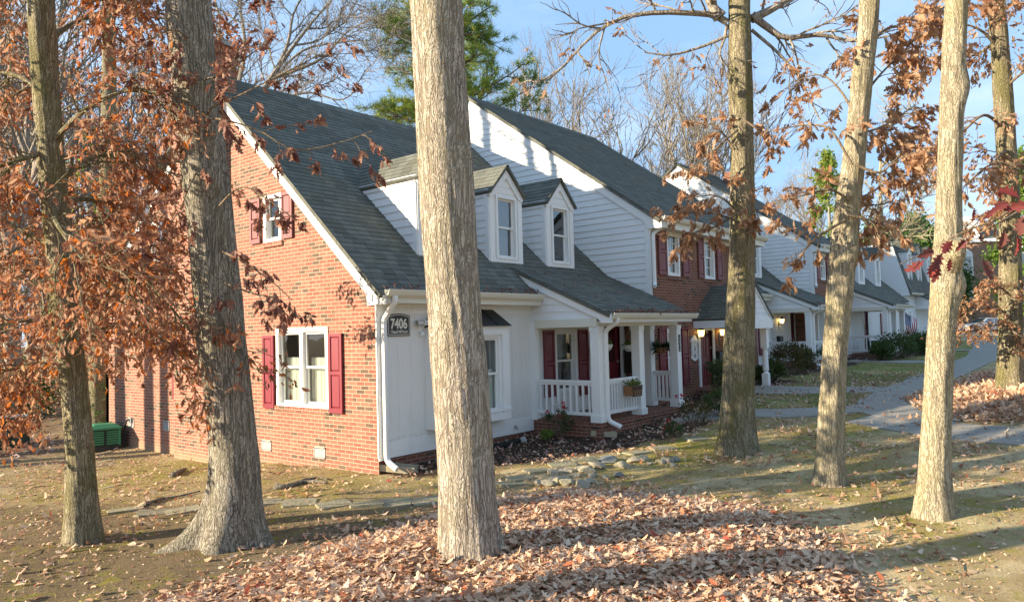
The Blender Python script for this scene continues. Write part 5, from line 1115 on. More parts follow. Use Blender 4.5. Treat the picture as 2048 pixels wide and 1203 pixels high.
# ------------------------------------------------------------------ background trees
def bare_tree_mesh(seed, h=12., spread=.32, lev=5, r0=.16, forks=4, twigs=True, minr=.006, up=.10):
    rg = np.random.default_rng(seed); g = G(); gt = G(); sp = []
    def grow(p, d, ln, r, l, gg):
        n = 5 if l >= 3 else 3; W_ = wander(rg, p, d, ln, n, .16 if l > 3 else .24, -up); gg.tube(W_, np.linspace(r, r*.62, n+1), n=6 if l >= 4 else (4 if l >= 2 else 3), cap=False)
        if l <= 1: sp.append((tuple(W_[-1]), tuple((W_[-1]-W_[-2]).normalized())))
        if l == 0: return
        kids = 2+(rg.random() < .55)
        for k in range(kids): grow(W_[-1], side_dir(rg, W_[-1]-W_[-2], rg.uniform(spread*.55, spread*1.5)), ln*rg.uniform(.62, .86), max(r*.60, minr), l-1, gt)
        for k in range(2 if l > 1 else 1):
            t = rg.uniform(.3, .95)*n; i = min(int(t), n-1); q = W_[i].lerp(W_[i+1], t-i); grow(q, side_dir(rg, W_[i+1]-W_[i], rg.uniform(.5, 1.0)), ln*rg.uniform(.4, .65), max(r*.38, minr), max(0, l-2), gt)
    grow(Vector((0, 0, -.2)), Vector((rg.normal(0, .04), rg.normal(0, .04), 1)), h*.30, r0, lev, g)
    return g, gt, sp
def bare_tree(name, label, seed, loc, group, h=12., leaf=None, nleaf=0, lsize=.12, **kw):
    t = thing(name, label, 'tree', loc, group=group); g, gt, sp = bare_tree_mesh(seed, h, **kw); g.build('trunk', M['bark_far'], t, smooth=True); gt.build('crown', M['bark_far'], t, smooth=True)
    if leaf:
        rg = np.random.default_rng(seed); ix = rg.integers(0, len(sp), nleaf); leaves('leaves', M[leaf], t, [hang_leaves(rg, [sp[i] for i in ix], lsize, .35, .5)], 'crude')
    return t
LB = 'bare grey tree with fine upright branches behind the terrace roofs'
protos = [bare_tree('bare_tree', LB, 41, (0, 0, 0), 'bare trees behind the roofs', 13, lev=6, spread=.30, r0=.17, minr=.012), bare_tree('bare_tree', LB, 42, (0, 0, 0), 'bare trees behind the roofs', 14, lev=6, spread=.36, r0=.19, minr=.012), bare_tree('bare_tree', LB, 43, (0, 0, 0), 'bare trees behind the roofs', 12, lev=6, spread=.27, r0=.15, minr=.012)]
def place(i, u, dist, sc, rz, used=[]):
    p = at(u, 640, dist); z = gz(p[0], p[1]) if abs(p[0]) < 390 else 1.; o = protos[i] if i not in used else copy_tree(protos[i]); used.append(i); o.location = (p[0], p[1], z); o.scale = (sc, sc, sc); o.rotation_euler[2] = rz
for k, (u, d, sc) in enumerate(((1120, 34, 1.02), (1195, 37, 1.15), (1265, 40, 1.05), (1330, 44, 1.28), (1385, 38, 1.02), (1430, 48, 1.25), (1570, 66, 1.0), (1690, 70, 1.15), (650, 46, 1.15))): place(k % 3, u, d, sc, k*1.3)
# dark crooked tree right behind the chimney, over the first roof
def behind_roof():
    dep = 24.; b = at(455, 660, dep); loc = np.array([b[0], b[1], gz(b[0], b[1])-.1]); t = thing('bare_tree', 'dark crooked bare tree whose limbs spread over the first roof beside the chimney', 'tree', tuple(loc)); rg = np.random.default_rng(66); g = G(); sp = []; g0 = G()
    tr = px_path([(470, 640), (468, 500), (462, 380), (460, 260)], dep, loc); g0.tube(catmull([np.array([tr[0][0], tr[0][1], 0])]+tr, 14), np.linspace(.26, .2, 15), n=10); g0.build('trunk', M['bark_far'], t, smooth=True)
    for L_, r in (([(460, 280), (500, 220), (560, 130), (620, 50), (690, -30)], .13), ([(460, 290), (470, 200), (490, 100), (480, 0), (500, -60)], .10), ([(470, 260), (540, 160), (575, 90), (590, 20), (640, -50)], .09), ([(480, 240), (560, 200), (620, 185), (680, 200), (720, 175)], .06), ([(520, 190), (600, 105), (680, 85), (750, 80)], .05), ([(460, 280), (420, 180), (440, 60), (420, -40)], .09), ([(540, 160), (640, 120), (700, 60), (790, 20)], .05)):
        limb(g, sp, rg, px_path(L_, dep, loc), r, .015, nsub=7, sublen=1.9, depthlev=3, leafy=False, droop=-.02, jit=.22, tw=.006)
    g.build('limbs', M['bark_far'], t)
behind_roof()
# woods at the left behind the yard
LW = 'grey woodland tree with withered russet leaves behind the back yard'
wp = [bare_tree('woodland_tree', LW, 51, (0, 0, 0), 'woodland trees behind the back yard', 15, leaf='leaf_tan', nleaf=800, lsize=.2, lev=5, r0=.24, minr=.016, spread=.42), bare_tree('woodland_tree', LW, 52, (0, 0, 0), 'woodland trees behind the back yard', 17, leaf='leaf_russet', nleaf=700, lsize=.2, lev=5, r0=.27, minr=.016, spread=.38), bare_tree('woodland_tree', LW, 53, (0, 0, 0), 'woodland trees behind the back yard', 8, leaf='leaf_tan', nleaf=900, lsize=.18, lev=5, r0=.10, minr=.012, spread=.5)]
spots = [(28, 24, 1, 1.1), (60, 34, 0, 1.1), (92, 29, 2, 1.0), (12, 40, 0, 1.3), (122, 42, 1, 1.3), (150, 33, 2, 1.2), (215, 38, 1, 1.1), (265, 31, 2, .9), (300, 50, 1, 1.5), (-20, 30, 0, 1.2), (-60, 38, 1, 1.2), (195, 29.5, 2, .9), (-5, 22, 2, .8), (110, 60, 0, 1.6), (230, 62, 1, 1.7), (-120, 34, 1, 1.1)]
us = []
for k, (u, d, i, sc) in enumerate(spots):
    p = at(u, 660, d); o = wp[i] if i not in us else copy_tree(wp[i]); us.append(i); o.location = (p[0], p[1], gz(p[0], p[1])); o.scale = (sc,)*3; o.rotation_euler[2] = k*2.1
# the dark trunk at the back corner of the brick house
p = at(196, 830, 21.5); t = thing('ivy_tree', 'dark shaded trunk with ivy at its foot, at the back corner of the brick gable', 'tree', (p[0], p[1], gz(p[0], p[1])-.1)); l3 = np.array(t.location)
trunk_mesh('trunk', M['bark_moss'], t, [at(u, v, 21.5)-l3 for u, v in ((196, 850), (197, 780), (197, 690), (200, 560), (212, 400), (218, 200), (215, -60))], [.28, .25, .24, .23, .21, .19, .16], rows=60, sides=24, seed=4)
rg = np.random.default_rng(8); n = 500; pp = np.stack([rg.normal(0, .28, n), rg.normal(0, .28, n), np.abs(rg.normal(0, .6, n))], 1); leaves('ivy', M['ever'], t, [(pp, rdir(n, rg), rdir(n, rg), np.full(n, .09), dict(curl=.3, fold=.3, rng=rg))], 'oval')
# undergrowth and the far mass of the woods
def undergrowth():
    rg = np.random.default_rng(12); ch = []; n = 16000; u = rg.uniform(-160, 330, n); d = rg.uniform(23, 60, n); b = np.array([at(a, 660, e) for a, e in zip(u, d)]); h = np.abs(rg.normal(0, 1, n))*(.7+.6*np.sin(u*.05+d*.4))
    p = np.stack([b[:, 0], b[:, 1], ground(b[:, 0], b[:, 1])+h.clip(0, 4)], 1); a = rdir(n, rg); k = rg.random(n) < .28
    tag(leaves('undergrowth', M['leaf_tan'], None, [(p[~k], a[~k], rdir((~k).sum(), rg), rg.uniform(.12, .26, (~k).sum()), dict(rng=rg))], 'crude'), kind='stuff')
    tag(leaves('undergrowth', M['leaf_olive'], None, [(p[k], a[k], rdir(k.sum(), rg), rg.uniform(.12, .24, k.sum()), dict(rng=rg))], 'crude'), kind='stuff')
undergrowth()
def far_woods():
    rg = np.random.default_rng(13); g = G()
    for k in range(230):
        u = rg.uniform(-320, 380) if k < 120 else rg.uniform(1450, 2500); d = rg.uniform(62, 130) if k < 120 else rg.uniform(112, 170); p = at(u, 660, d); z = gz(p[0], p[1]); h = rg.uniform(10, 19); r = rg.uniform(.10, .24)
        W_ = wander(rg, Vector((p[0], p[1], z-.2)), Vector((rg.normal(0, .05), rg.normal(0, .05), 1)), h, 6, .06); g.tube(W_, np.linspace(r, .03, 7), n=4, cap=False)
        for j in range(9):
            t = rg.uniform(.25, .98)*6; i = min(int(t), 5); q = W_[i].lerp(W_[i+1], t-i); W2 = wander(rg, q, side_dir(rg, (0, 0, 1), rg.uniform(.4, 1.0)), rg.uniform(1.5, 4.5), 3, .2, -.1); g.tube(W2, np.linspace(.05, .015, 4), n=3, cap=False)
            for m in range(3): q2 = W2[1+m % 3]; g.tube(wander(rg, q2, side_dir(rg, W2[-1]-W2[0], .7), rg.uniform(.6, 1.8), 2, .2), [.02, .012, .008], n=3, cap=False)
    tag(g.build('far_woods', M['bark_far'], None), kind='stuff')
    n = 5200; u = np.where(rg.random(n) < .6, rg.uniform(-320, 380, n), rg.uniform(1500, 2500, n)); d = np.where(u < 400, rg.uniform(62, 130, n), rg.uniform(112, 170, n)); b = np.array([at(a, 660, e) for a, e in zip(u, d)]); p = np.stack([b[:, 0], b[:, 1], np.interp(b[:, 0], _XK, _ZK)+rg.gamma(2., 2.6, n).clip(0, 17)], 1)
    p += .8*rdir(n, rg); tag(leaves('far_woods', M['leaf_maroon'], None, [(p, rdir(n, rg), rdir(n, rg), rg.uniform(.25, .5, n), dict(rng=rg))], 'crude'), kind='stuff')
far_woods()
# ---- the tall pine behind the first roof, and evergreens
def pine(label, u, dist, h, seed, clumps, group=None, sc=1., dense=34, nsz=.24, r=.28):
    rg = np.random.default_rng(seed); p = at(u, 640, dist); loc = np.array([p[0], p[1], gz(p[0], p[1])]); t = thing('pine_tree', label, 'tree', tuple(loc), group=group); g = G()
    trunk = [Vector((0, 0, -.2)), Vector((.1, 0, h*.4)), Vector((0, .1, h*.75)), Vector((.05, 0, h))]; TP = catmull(trunk, 20); g.tube(TP, np.linspace(r, .04, 21), n=10); g.build('trunk', M['bark_far'], t, smooth=True)
    g = G(); tips = []
    for (zf, ln, an, el) in clumps:
        q = TP[min(20, int(zf*20))]; d = Vector((math.cos(an)*math.cos(el), math.sin(an)*math.cos(el), math.sin(el))); W_ = wander(rg, q, d, ln, 6, .14, -.03); g.tube(W_, np.linspace(.06*sc, .015, 7), n=5)
        for k in range(int(ln*5)):
            tt = rg.uniform(.25, 1)*6; i = min(int(tt), 5); a = W_[i].lerp(W_[i+1], tt-i); W2 = wander(rg, a, side_dir(rg, W_[i+1]-W_[i], rg.uniform(.4, 1.1)), rg.uniform(.4, 1.1)*sc, 3, .25, -.08); g.tube(W2, [.018, .014, .010, .008], n=3); tips += [(W2[-1], (W2[-1]-W2[0]).normalized()), (W2[2], (W2[-1]-W2[0]).normalized())]
    g.build('branches', M['twig'], t)
    m = len(tips); P_ = np.repeat(np.array([tuple(a) for a, b in tips]), dense, 0); D_ = np.repeat(np.array([tuple(b) for a, b in tips]), dense, 0); n = len(P_); ax = norm(D_*.75+rdir(n, rg)*.95)
    leaves('needles', M['needle'], t, [(P_+rdir(n, rg)*.06-D_*rg.uniform(0, .2, (n, 1)), ax, rdir(n, rg), nsz*rg.uniform(.7, 1.3, n), dict(curl=.25, fold=.1, rng=rg, aspect=1.1*sc))], 'needle'); return t
rg = np.random.default_rng(3)
cl = [(zf, (3.6-2.2*max(0, (zf-.55))/.45)*rg.uniform(.65, 1.1), rg.uniform(0, 6.28), rg.uniform(-.1, .45)) for zf in np.concatenate([rg.uniform(.42, .98, 58)])]
pine('tall green pine with tufted needles rising behind the first roof and the centre trunk', 905, 27, 15.5, 61, cl, dense=36, nsz=.30, sc=1.0)
def evergreen(label, u, dist, h, r, seed, mat='ever', n=9000, ls=.32, group=None, lift=.12, cat='tree'):
    rg = np.random.default_rng(seed); p = at(u, 640, dist); loc = np.array([p[0], p[1], gz(p[0], p[1])]); t = thing('evergreen_tree', label, cat, tuple(loc), group=group); g = G(); g.tube([(0, 0, -.2), (.05, 0, h*.5), (0, 0, h*.95)], [.22, .15, .03], n=8); 
    for k in range(40):
        z = rg.uniform(.12, .9)*h; a = rg.uniform(0, 6.28); g.tube([(0, 0, z), (math.cos(a)*r*.7*(1-z/h*.7), math.sin(a)*r*.7*(1-z/h*.7), z+r*.3)], [.04, .012], n=3)
    g.build('trunk', M['bark_far'], t); nc = n//60; zc = rg.uniform(lift, 1., nc); rad = r*np.sin(np.clip(zc*1.05, 0, 1)**.75*np.pi)**.6*(1-.35*zc); a = rg.uniform(0, 6.28, nc); rr = rad*np.sqrt(rg.uniform(.25, 1, nc)); cen = np.stack([np.cos(a)*rr, np.sin(a)*rr, zc*h], 1)
    ci = rg.integers(0, nc, n); q = cen[ci]+rdir(n, rg)*rg.uniform(.1, 1, (n, 1))*r*.24; leaves('crown', M[mat], t, [(q, norm(rdir(n, rg)+np.array([0, 0, -.2])), rdir(n, rg), ls*rg.uniform(.6, 1.3, n), dict(curl=.3, fold=.3, rng=rg))], 'oval'); return t
evergreen('bushy bright evergreen beyond the terrace, directly left of the pale oak', 1838, 84, 12.5, 6.2, 71, n=20000, ls=.50)
evergreen('yellow green loose tree behind the far dormers between two trunks', 1760, 78, 11.5, 5.0, 72, 'ever', 11000, .45)
evergreen('feathery conifer showing left of the leaning oak high above the roof', 1668, 58, 14.5, 2.6, 73, 'needle', 5000, .34)
evergreen('lime yellow evergreen at the right edge behind the shaded oak', 2062, 70, 17, 3.8, 74, 'leaf_lime', 6000, .4)
evergreen('dark evergreen in the woods behind the small left oak', 190, 46, 15, 3.4, 75, 'needle', 5000, .34)
evergreen('low dark green holly bush by the green utility box', 15, 24.5, 2.2, 1.5, 76, 'ever', 2200, .14, lift=.05, cat='bush')
# big pale limbed tree behind the far dormers
p = at(1758, 640, 72); t = thing('bare_tree', 'pale thick limbed bare tree behind the far dormers', 'tree', (p[0], p[1], 1.0)); l3 = np.array(t.location); g = G(); g2 = G(); sp = []; rg = np.random.default_rng(9)
g.tube(catmull([np.array([0, 0, -.1]), at(1757, 560, 72)-l3, at(1758, 480, 72)-l3], 8), np.linspace(.5, .4, 9), n=10); g.build('trunk', M['bark_light'], t, smooth=True)
for L_ in ([(1757, 490), (1735, 445), (1710, 420), (1690, 380)], [(1758, 485), (1762, 420), (1760, 340), (1770, 250)], [(1758, 500), (1785, 490), (1810, 450), (1830, 400)]): limb(g2, sp, rg, px_path(L_, 72, l3), .26, .05, nsub=8, sublen=3.5, depthlev=2, leafy=False, droop=-.03, tw=.03)
g2.build('limbs', M['bark_light'], t)
# tree out of view on the left whose shadow lies across the pile
for (x, y, r_, lb) in ((-7.6, -2.38, .24, 'oak trunk standing in the yard left of the two oaks before the gable'),):
    t = thing('oak_tree', lb, 'tree', (x, y, gz(x, y)-.05)); trunk_mesh('trunk', M['bark_moss'], t, [(0, 0, -.1), (.03, -.03, 3), (.0, -.05, 7), (.1, -.2, 13)], [r_*1.25, r_, r_*.9, r_*.7], rows=60, sides=28, seed=int(-x))
for k, (x, y, r_, lb) in enumerate(((-6.0, 13.6, .24, 'straight bare trunk at the back of the side yard, nearest the dark cabinet'), (-7.2, 12.9, .20, 'slim straight trunk behind the dark cabinet at the wood edge'), (-6.4, 11.6, .17, 'slim grey trunk at the wood edge behind the small left oak'))):
    t = thing('woodland_tree', lb, 'tree', (x, y, gz(x, y)-.05)); trunk_mesh('trunk', M['bark_ridge'], t, [(0, 0, -.1), (.1, .05, 4), (-.05, .1, 9), (.1, .2, 17)], [r_*1.3, r_, r_*.85, r_*.5], rows=60, sides=24, seed=40+k); rg = np.random.default_rng(90+k); g = G(); sp = []
    for j in range(7):
        z = rg.uniform(6, 15); an = rg.uniform(0, 6.28); d = np.array([math.cos(an), math.sin(an), .7]); limb(g, sp, rg, [np.array([.03, .1, z]), np.array([.03, .1, z])+d*1.2, np.array([.03, .1, z])+d*2.6], .05, .015, nsub=6, sublen=1.0, depthlev=2, leafy=False, jit=.25, tw=.008)
    g.build('crown', M['bark_far'], t)
# woods behind the viewer, seen only in the window panes
for k, (x, y, i) in enumerate(((2, -30, 0), (8, -34, 1), (14, -29, 2), (20, -33, 0), (27, -31, 1), (-3, -36, 1), (34, -34, 0), (11, -42, 1), (22, -45, 0), (-9, -30, 2))):
    o = copy_tree(wp[i]); o.location = (x, y, gz(x, y)); o.scale = (1.1,)*3; o.rotation_euler[2] = k*1.7; o['label'] = 'grey woodland tree with withered leaves across the yard opposite the terrace'; o['group'] = 'woodland trees opposite the terrace'
# ------------------------------------------------------------------ signs, lamps and other things on the houses
def text(name, s, parent, P, u, z, size, n, mat, cx=True, bold=.0, sx_=1.0):
    c = bpy.data.curves.new(name, 'FONT'); c.body = s; c.size = size; c.align_x = 'CENTER' if cx else 'LEFT'; c.extrude = .002; c.offset = bold
    o = bpy.data.objects.new(name, c); COL.objects.link(o); c.materials.append(mat); o.parent = parent
    o0 = Vector(P(u, n, z)); ux = (Vector(P(u+1, n, z))-o0); uz = Vector((0, 0, 1)); nn = Vector(P(u, n+1, z))-o0
    m = Matrix((( ux.x*sx_, uz.x, nn.x, o0.x), (ux.y*sx_, uz.y, nn.y, o0.y), (ux.z, uz.z, nn.z, o0.z), (0, 0, 0, 1))); me = bpy.data.meshes.new_from_object(o); bpy.data.objects.remove(o); me.name = name; o = bpy.data.objects.new(name, me); COL.objects.link(o); o.parent = parent; o.matrix_local = m; return o
M['signblack'] = paint('charcoal_sign_face', (.035, .036, .034), .45, .08, .4); M['signwhite'] = paint('sign_white_letters', (.74, .72, .64), .5, .03)
P0 = PY(0.); sg = thing('address_sign', 'charcoal arched wall sign with white numbers 7406 on the white front', 'sign', (0, 0, 0))
def arch(u0, u1, z0, z1, rise, n=12): return [(u0, z0), (u1, z0), (u1, z1)]+[(u1+(u0-u1)*k/n, z1+rise*(1-(2*k/n-1)**2)) for k in range(1, n)]+[(u0, z1)]
g = G(); g.prism(arch(.215, .715, 2.225, 2.555, .045), .004, .028, P0); g.build('board', M['signblack'], sg)
g = G(); o_ = arch(.232, .698, 2.242, 2.540, .042); i_ = arch(.241, .689, 2.251, 2.532, .041)
for k in range(len(o_)): q = (k+1) % len(o_); g.face([P0(o_[k][0], .031, o_[k][1]), P0(o_[q][0], .031, o_[q][1]), P0(i_[q][0], .031, i_[q][1]), P0(i_[k][0], .031, i_[k][1])])
g.build('border', M['signwhite'], sg)
text('lettering', '7406', sg, P0, .465, 2.352, .232, .031, M['signwhite'], bold=.006, sx_=.80); text('lettering', 'Chapel Hill Road', sg, P0, .465, 2.275, .068, .031, M['signwhite'], bold=.0008, sx_=.80)
# flood light
fl = thing('floodlight', 'small twin headed floodlight on the white wall beside the number sign', 'wall light', (0, 0, 0)); g = G(); c = P0(.96, .02, 2.36); g.lathe([(.06, 0), (.06, .02), (.04, .03)], (0, 0, 0), 14)
m_ = G(); m_.v = [P0(.97+v[0], .0+v[2], 2.34+v[1]) for v in g.v]; m_.f = g.f; m_.m = g.m; m_.build('base', M['trim'], fl)
for s_ in (0, 1):
    g = G(); x = .88+.17*s_; g.tube([P0(.97, .03, 2.34), P0(x, .09, 2.43)], .012, n=8); h_ = g.build('arm', M['trim'], fl)
    g = G(); g.box(x-.075, x+.075, .07, .13, 2.40, 2.48, P=P0); hh = g.build('lamp_head', M['grey' if s_ == 0 else 'trim'], fl); g = G(); g.box(x-.06, x+.06, .131, .134, 2.412, 2.468, P=P0); g.build('lens', M['blind'], hh)
g = G(); s0 = [(0, 0), (.035, .0), (.045, .03), (.03, .06), (0, .065)]; g.lathe(s0, P0(.97, .06, 2.22), 12); g.build('sensor', M['trim'], fl)
# spigot and corrugated drain by the bay window
tp = thing('garden_tap', 'small silver garden tap low on the white wall before the porch', 'tap', P0(3.45, 0, .36)); g = G(); g.tube([(0, 0, 0), (0, -.07, .0), (0, -.10, -.03)], .014, n=8); g.build('spout', M['grey'], tp); g = G(); g.lathe([(.035, 0), (.035, .012)], (0, -.05, .03), 10); g.build('handle', M['grey'], tp)
p = gp(975, 883); dp = thing('drain_pipe', 'black corrugated drain pipe lying along the foot of the white wall', 'pipe', (2.2, -.35, gz(2.2, -.35)+.05)); g = G(); pts = [(1.0*k/40-.0, .03*math.sin(k*.2), .02) for k in range(41)]; g.tube(pts, [.05+(.008 if k % 2 else 0) for k in range(41)], n=12); g.build('pipe', M['rubber'], dp); g = G(); g.tube([(1.0, .0, .02), (1.10, -.03, .03)], [.06, .075], n=12); g.build('collar', M['grey'], dp)
# carriage lamps
def carriage(root_label, P, u, z, group=None):
    o0 = P(u, 0, z); t = thing('wall_lantern', root_label, 'wall lamp', o0, group=group); nrm = Vector(P(u, 1, z))-Vector(o0); c = nrm*.13
    g = G(); g.box(-.045, .045, -.02, .02, -.16, .0); b = g.build('backplate', M['black'], t); g = G(); g.tube([(0, 0, -.08), c*.6+Vector((0, 0, -.12)), c+Vector((0, 0, -.06))], .010, n=6); g.tube([(0, 0, -.16), nrm*.03+Vector((0, 0, -.30)), nrm*.02+Vector((0, 0, -.36))], [.008, .006, .003], n=6); g.build('arm', M['black'], t)
    g = G(); g.lathe([(.045, -.07), (.065, -.05), (.088, .09), (.085, .095)], c, 8); g.build('glass', M['lamp'], t); g = G(); g.lathe([(.10, .09), (.06, .14), (.022, .165), (.012, .21), (0, .215)], c, 8); g.build('cap', M['black'], t)
    g = G(); g.lathe([(.048, -.085), (.05, -.068)], c, 8); g.build('base', M['black'], t); return t
P2 = PY(-.78)
carriage('lit brass coach lamp left of the recessed maroon door of the second house', P2, 10.06, 2.06); carriage('lit coach lamp right of the maroon door, above the black letter box', P2, 11.40, 2.06)
P3 = PY(.78); carriage('lit coach lamp on the white wall of the fern porch', P3, 20.35, 2.36); carriage('lit round lamp on the far brick wall beside the leaning trunk', PY(-.0), 24.0, 2.55)
# white shaped plaques
def plaque(label, P, u, z0, z1, w_, loc=None):
    t = thing('wall_plaque', label, 'plaque', (0, 0, 0)); h = w_/2; H_ = z1-z0
    pr = [(0, z0), (h*.25, z0+.02), (h*.6, z0+H_*.05), (h*.8, z0+H_*.10), (h*1.0, z0+H_*.11), (h*.98, z0+H_*.17), (h*.84, z0+H_*.24), (h*.84, z0+H_*.70), (h*.98, z0+H_*.76), (h*.98, z0+H_*.83), (h*.7, z0+H_*.87), (h*.5, z0+H_*.94), (h*.2, z1-.01), (0, z1)]
    poly = [(u+x, z) for x, z in pr]+[(u-x, z) for x, z in pr[::-1][1:-1]]; g = G(); g.prism(poly, .006, .03, P); g.build('board', M['white'], t)
    g = G(); zz = z0+H_*.16; g.box(u-h*.7, u+h*.7, .031, .034, zz, zz+.008, P=P); g.box(u-h*.7, u+h*.7, .031, .034, z0+H_*.80, z0+H_*.80+.008, P=P); g.box(u-h*.7-.004, u-h*.7+.004, .031, .034, zz, z0+H_*.8, P=P); g.box(u+h*.7-.004, u+h*.7+.004, .031, .034, zz, z0+H_*.8, P=P); g.build('border', M['grey'], t)
    g = G()
    for k, (wd, zf) in enumerate(((.40, .74), (.55, .68), (.30, .60), (.45, .55), (.25, .49))): g.box(u-h*wd, u+h*wd, .031, .033, z0+H_*zf, z0+H_*zf+.012, P=P)
    ring = 14
    for k in range(ring):
        a0, a1 = 2*math.pi*k/ring, 2*math.pi*(k+1)/ring; f = lambda a, r: P(u+math.cos(a)*h*r*.30, .033, z0+H_*.33+math.sin(a)*h*r*.62); g.face([f(a0, 1), f(a1, 1), f(a1, .7), f(a0, .7)])
    g.box(u-h*.12, u+h*.12, .031, .033, z0+H_*.23, z0+H_*.27, P=P); g.box(u-.01, u+.01, .031, .035, z0+H_*.90, z0+H_*.97, P=P); g.build('motif', M['signblack'], t); return t
plaque('white scalloped wall plaque between the maroon shutter and door of the second house', P2, 9.86, 1.36, 2.02, .40)
plaque('white narrow plaque on the white clapboard under the fern porch lamp', P3, 19.75, 1.40, 2.2, .34); plaque('small white plaque on the far brick wall below the round lamp', PY(-.0), 23.55, 1.55, 2.25, .34)
plaque('white oval plaque on the porch wall, right of the porch window shutter', P0, 6.32, 1.35, 2.0, .34)
# letter boxes
def lbox(label, P, u, z, w_=.36, h=.34, d=.12, mat='black'):
    t = thing('letter_box', label, 'letter box', P(u, 0, z)); o0 = Vector(P(u, 0, z)); Q = lambda a, n, b: tuple(Vector(P(u+a, n, z+b))-o0); g = G(); g.box(-w_/2, w_/2, .002, d, 0, h*.84, P=Q); g.build('box', M[mat], t); g = G(); g.prism([(0.002, h*.84), (d+.015, h*.82), (d+.012, h*.87), (.002, h)], -w_/2-.008, w_/2+.008, lambda a, n, b: Q(n, a, b)); g.build('lid', M[mat], t); g = G(); g.box(-.03, .03, d, d+.008, h*.55, h*.68, P=Q); g.build('badge', M['grey'], t); return t
M['brownbox'] = paint('brown_enamel', (.035, .022, .018), .4, .1, .4)
lbox('large dark brown letter box on the brick return inside the first porch', PX(7.75), -.30, 1.18, .46, .62, .16, 'brownbox'); lbox('black letter box right of the maroon door, under the lit coach lamp', P2, 11.34, 1.22, .34, .36, .12); lbox('black letter box on the white wall beside the fern porch door', P3, 20.25, 1.48, .34, .34, .13)
lbox('upper small black box on the far brick wall', PY(-.0), 25.0, 1.95, .3, .28, .12); lbox('lower small black box on the far brick wall', PY(-.0), 25.0, 1.45, .3, .28, .12)
# number plate on the porch post
t = thing('number_plate', 'slim black upright number plate on the right hand porch post', 'number plate', (7.36, -1.63, 1.72)); g = G(); g.box(.0, .07, -.012, 0, -.02, .36); g.build('plate', M['signblack'], t); g = G()
for k in range(4): g.box(.02, .05, -.016, -.0125, .02+k*.085, .03+k*.085); g.box(.02+.02*(k % 2), .03+.02*(k % 2), -.016, -.0125, .03+k*.085, .065+k*.085)
g.build('marks', M['signwhite'], t)
# ---- hanging baskets
def basket(label, loc, r, ropes, mat, leaf, n, seed, trail=0, top=2.3):
    rg = np.random.default_rng(seed); t = thing('hanging_basket', label, 'hanging basket', loc); g = G(); g.lathe([(.01, -r*.85), (r*.55, -r*.75), (r*.85, -r*.4), (r, 0), (r*1.03, .02), (r*.95, .02), (r*.8, -.05)], (0, 0, 0), 20); g.build('pot', M[mat], t); g = G()
    for k in range(3): a = 2*math.pi*k/3+.5; g.tube([(math.cos(a)*r*.98, math.sin(a)*r*.98, .01), (0, 0, top-loc[2])], .004, n=4)
    g.build('cord', M['tan'], t); p = rdir(n, rg)*np.array([r*.95, r*.95, r*.5])*rg.uniform(.3, 1, (n, 1)); p[:, 2] = np.abs(p[:, 2])+.01; ax = norm(p*np.array([1, 1, .3])+rdir(n, rg)*.08+np.array([0, 0, .05]))
    ch = [(p, ax, rdir(n, rg), rg.uniform(.04, .08, n), dict(rng=rg))]
    if trail: q = np.stack([r*.9+rg.normal(0, .04, trail), -r*.5+rg.normal(0, .04, trail), -rg.uniform(0, .42, trail)+.05], 1); ch.append((q, rdir(trail, rg)+np.array([0, 0, -.8]), rdir(trail, rg), rg.uniform(.04, .07, trail), dict(rng=rg)))
    leaves('plant', M[leaf], t, ch, 'oval'); return t
b = onp(1211, 690, 1, -1.0); basket('white hanging bowl of light green plant in front of the porch door', tuple(b), .155, 3, 'white', 'leaf_lime', 90, 1)
b = onp(1260, 691, 1, -1.1); basket('white hanging bowl with a trailing green plant before the brick return', tuple(b), .15, 3, 'white', 'leaf_lime', 70, 2, trail=130)
b = onp(1323, 694, 1, -1.2); t = thing('hanging_basket', 'brown coco basket with a spidery dark green plant hanging between the right porch posts', 'hanging basket', tuple(b)); g = G(); g.lathe([(.02, -.15), (.10, -.12), (.16, -.03), (.17, .0), (.14, .0)], (0, 0, 0), 16); g.build('pot', M['wicker'], t); g = G(); [g.tube([(math.cos(a)*.16, math.sin(a)*.16, 0), (0, 0, 2.3-b[2])], .003, n=4) for a in (.4, 2.5, 4.6)]; g.build('cord', M['black'], t)
rg = np.random.default_rng(4); n = 240; a = rg.uniform(0, 6.28, n); leaves('plant', M['leaf_fern'], t, [(np.stack([np.cos(a)*.06, np.sin(a)*.06, np.full(n, .0)], 1), np.stack([np.cos(a), np.sin(a), rg.uniform(-.25, .7, n)], 1), np.tile([0, 0, 1.], (n, 1))+rdir(n, rg)*.4, rg.uniform(.15, .26, n), dict(curl=.9, fold=.3, rng=rg, aspect=1.0))], 'blade')
# planter on the rail
t = thing('window_box', 'coco lined iron scrollwork planter hung on the white porch railing', 'planter', (5.18, -1.62, 1.10)); g = G(); g.prism([(-.20, -.0), (-.16, -.20), (.16, -.20), (.20, 0)], -.03, .17, PY(0.)); g.build('liner', M['wicker'], t); g = G(); Pq = PY(0.)
for z, w_ in ((0., .205), (-.20, .165)): g.box(-w_, w_, .17, .185, z-.012, z+.006, P=Pq)
for k in range(4):
    xc = -.14+k*.095
    for s_ in (-1, 1):
        pts = [Pq(xc+s_*(.044*math.sin(t_*1.9)*(1-t_*.25)), .178, -.19+.17*t_) for t_ in np.linspace(0, 1, 8)]; g.tube(pts, .005, n=4)
    pts = [Pq(xc+.022*math.cos(a)*(1-a/12), .178, -.055+.026*math.sin(a)*(1-a/12)) for a in np.linspace(0, 7, 14)]; g.tube(pts, .004, n=4)
for s_ in (-1, 1): g.tube([Pq(s_*.20, .18, 0), Pq(s_*.16, .18, -.2)], .006, n=4)
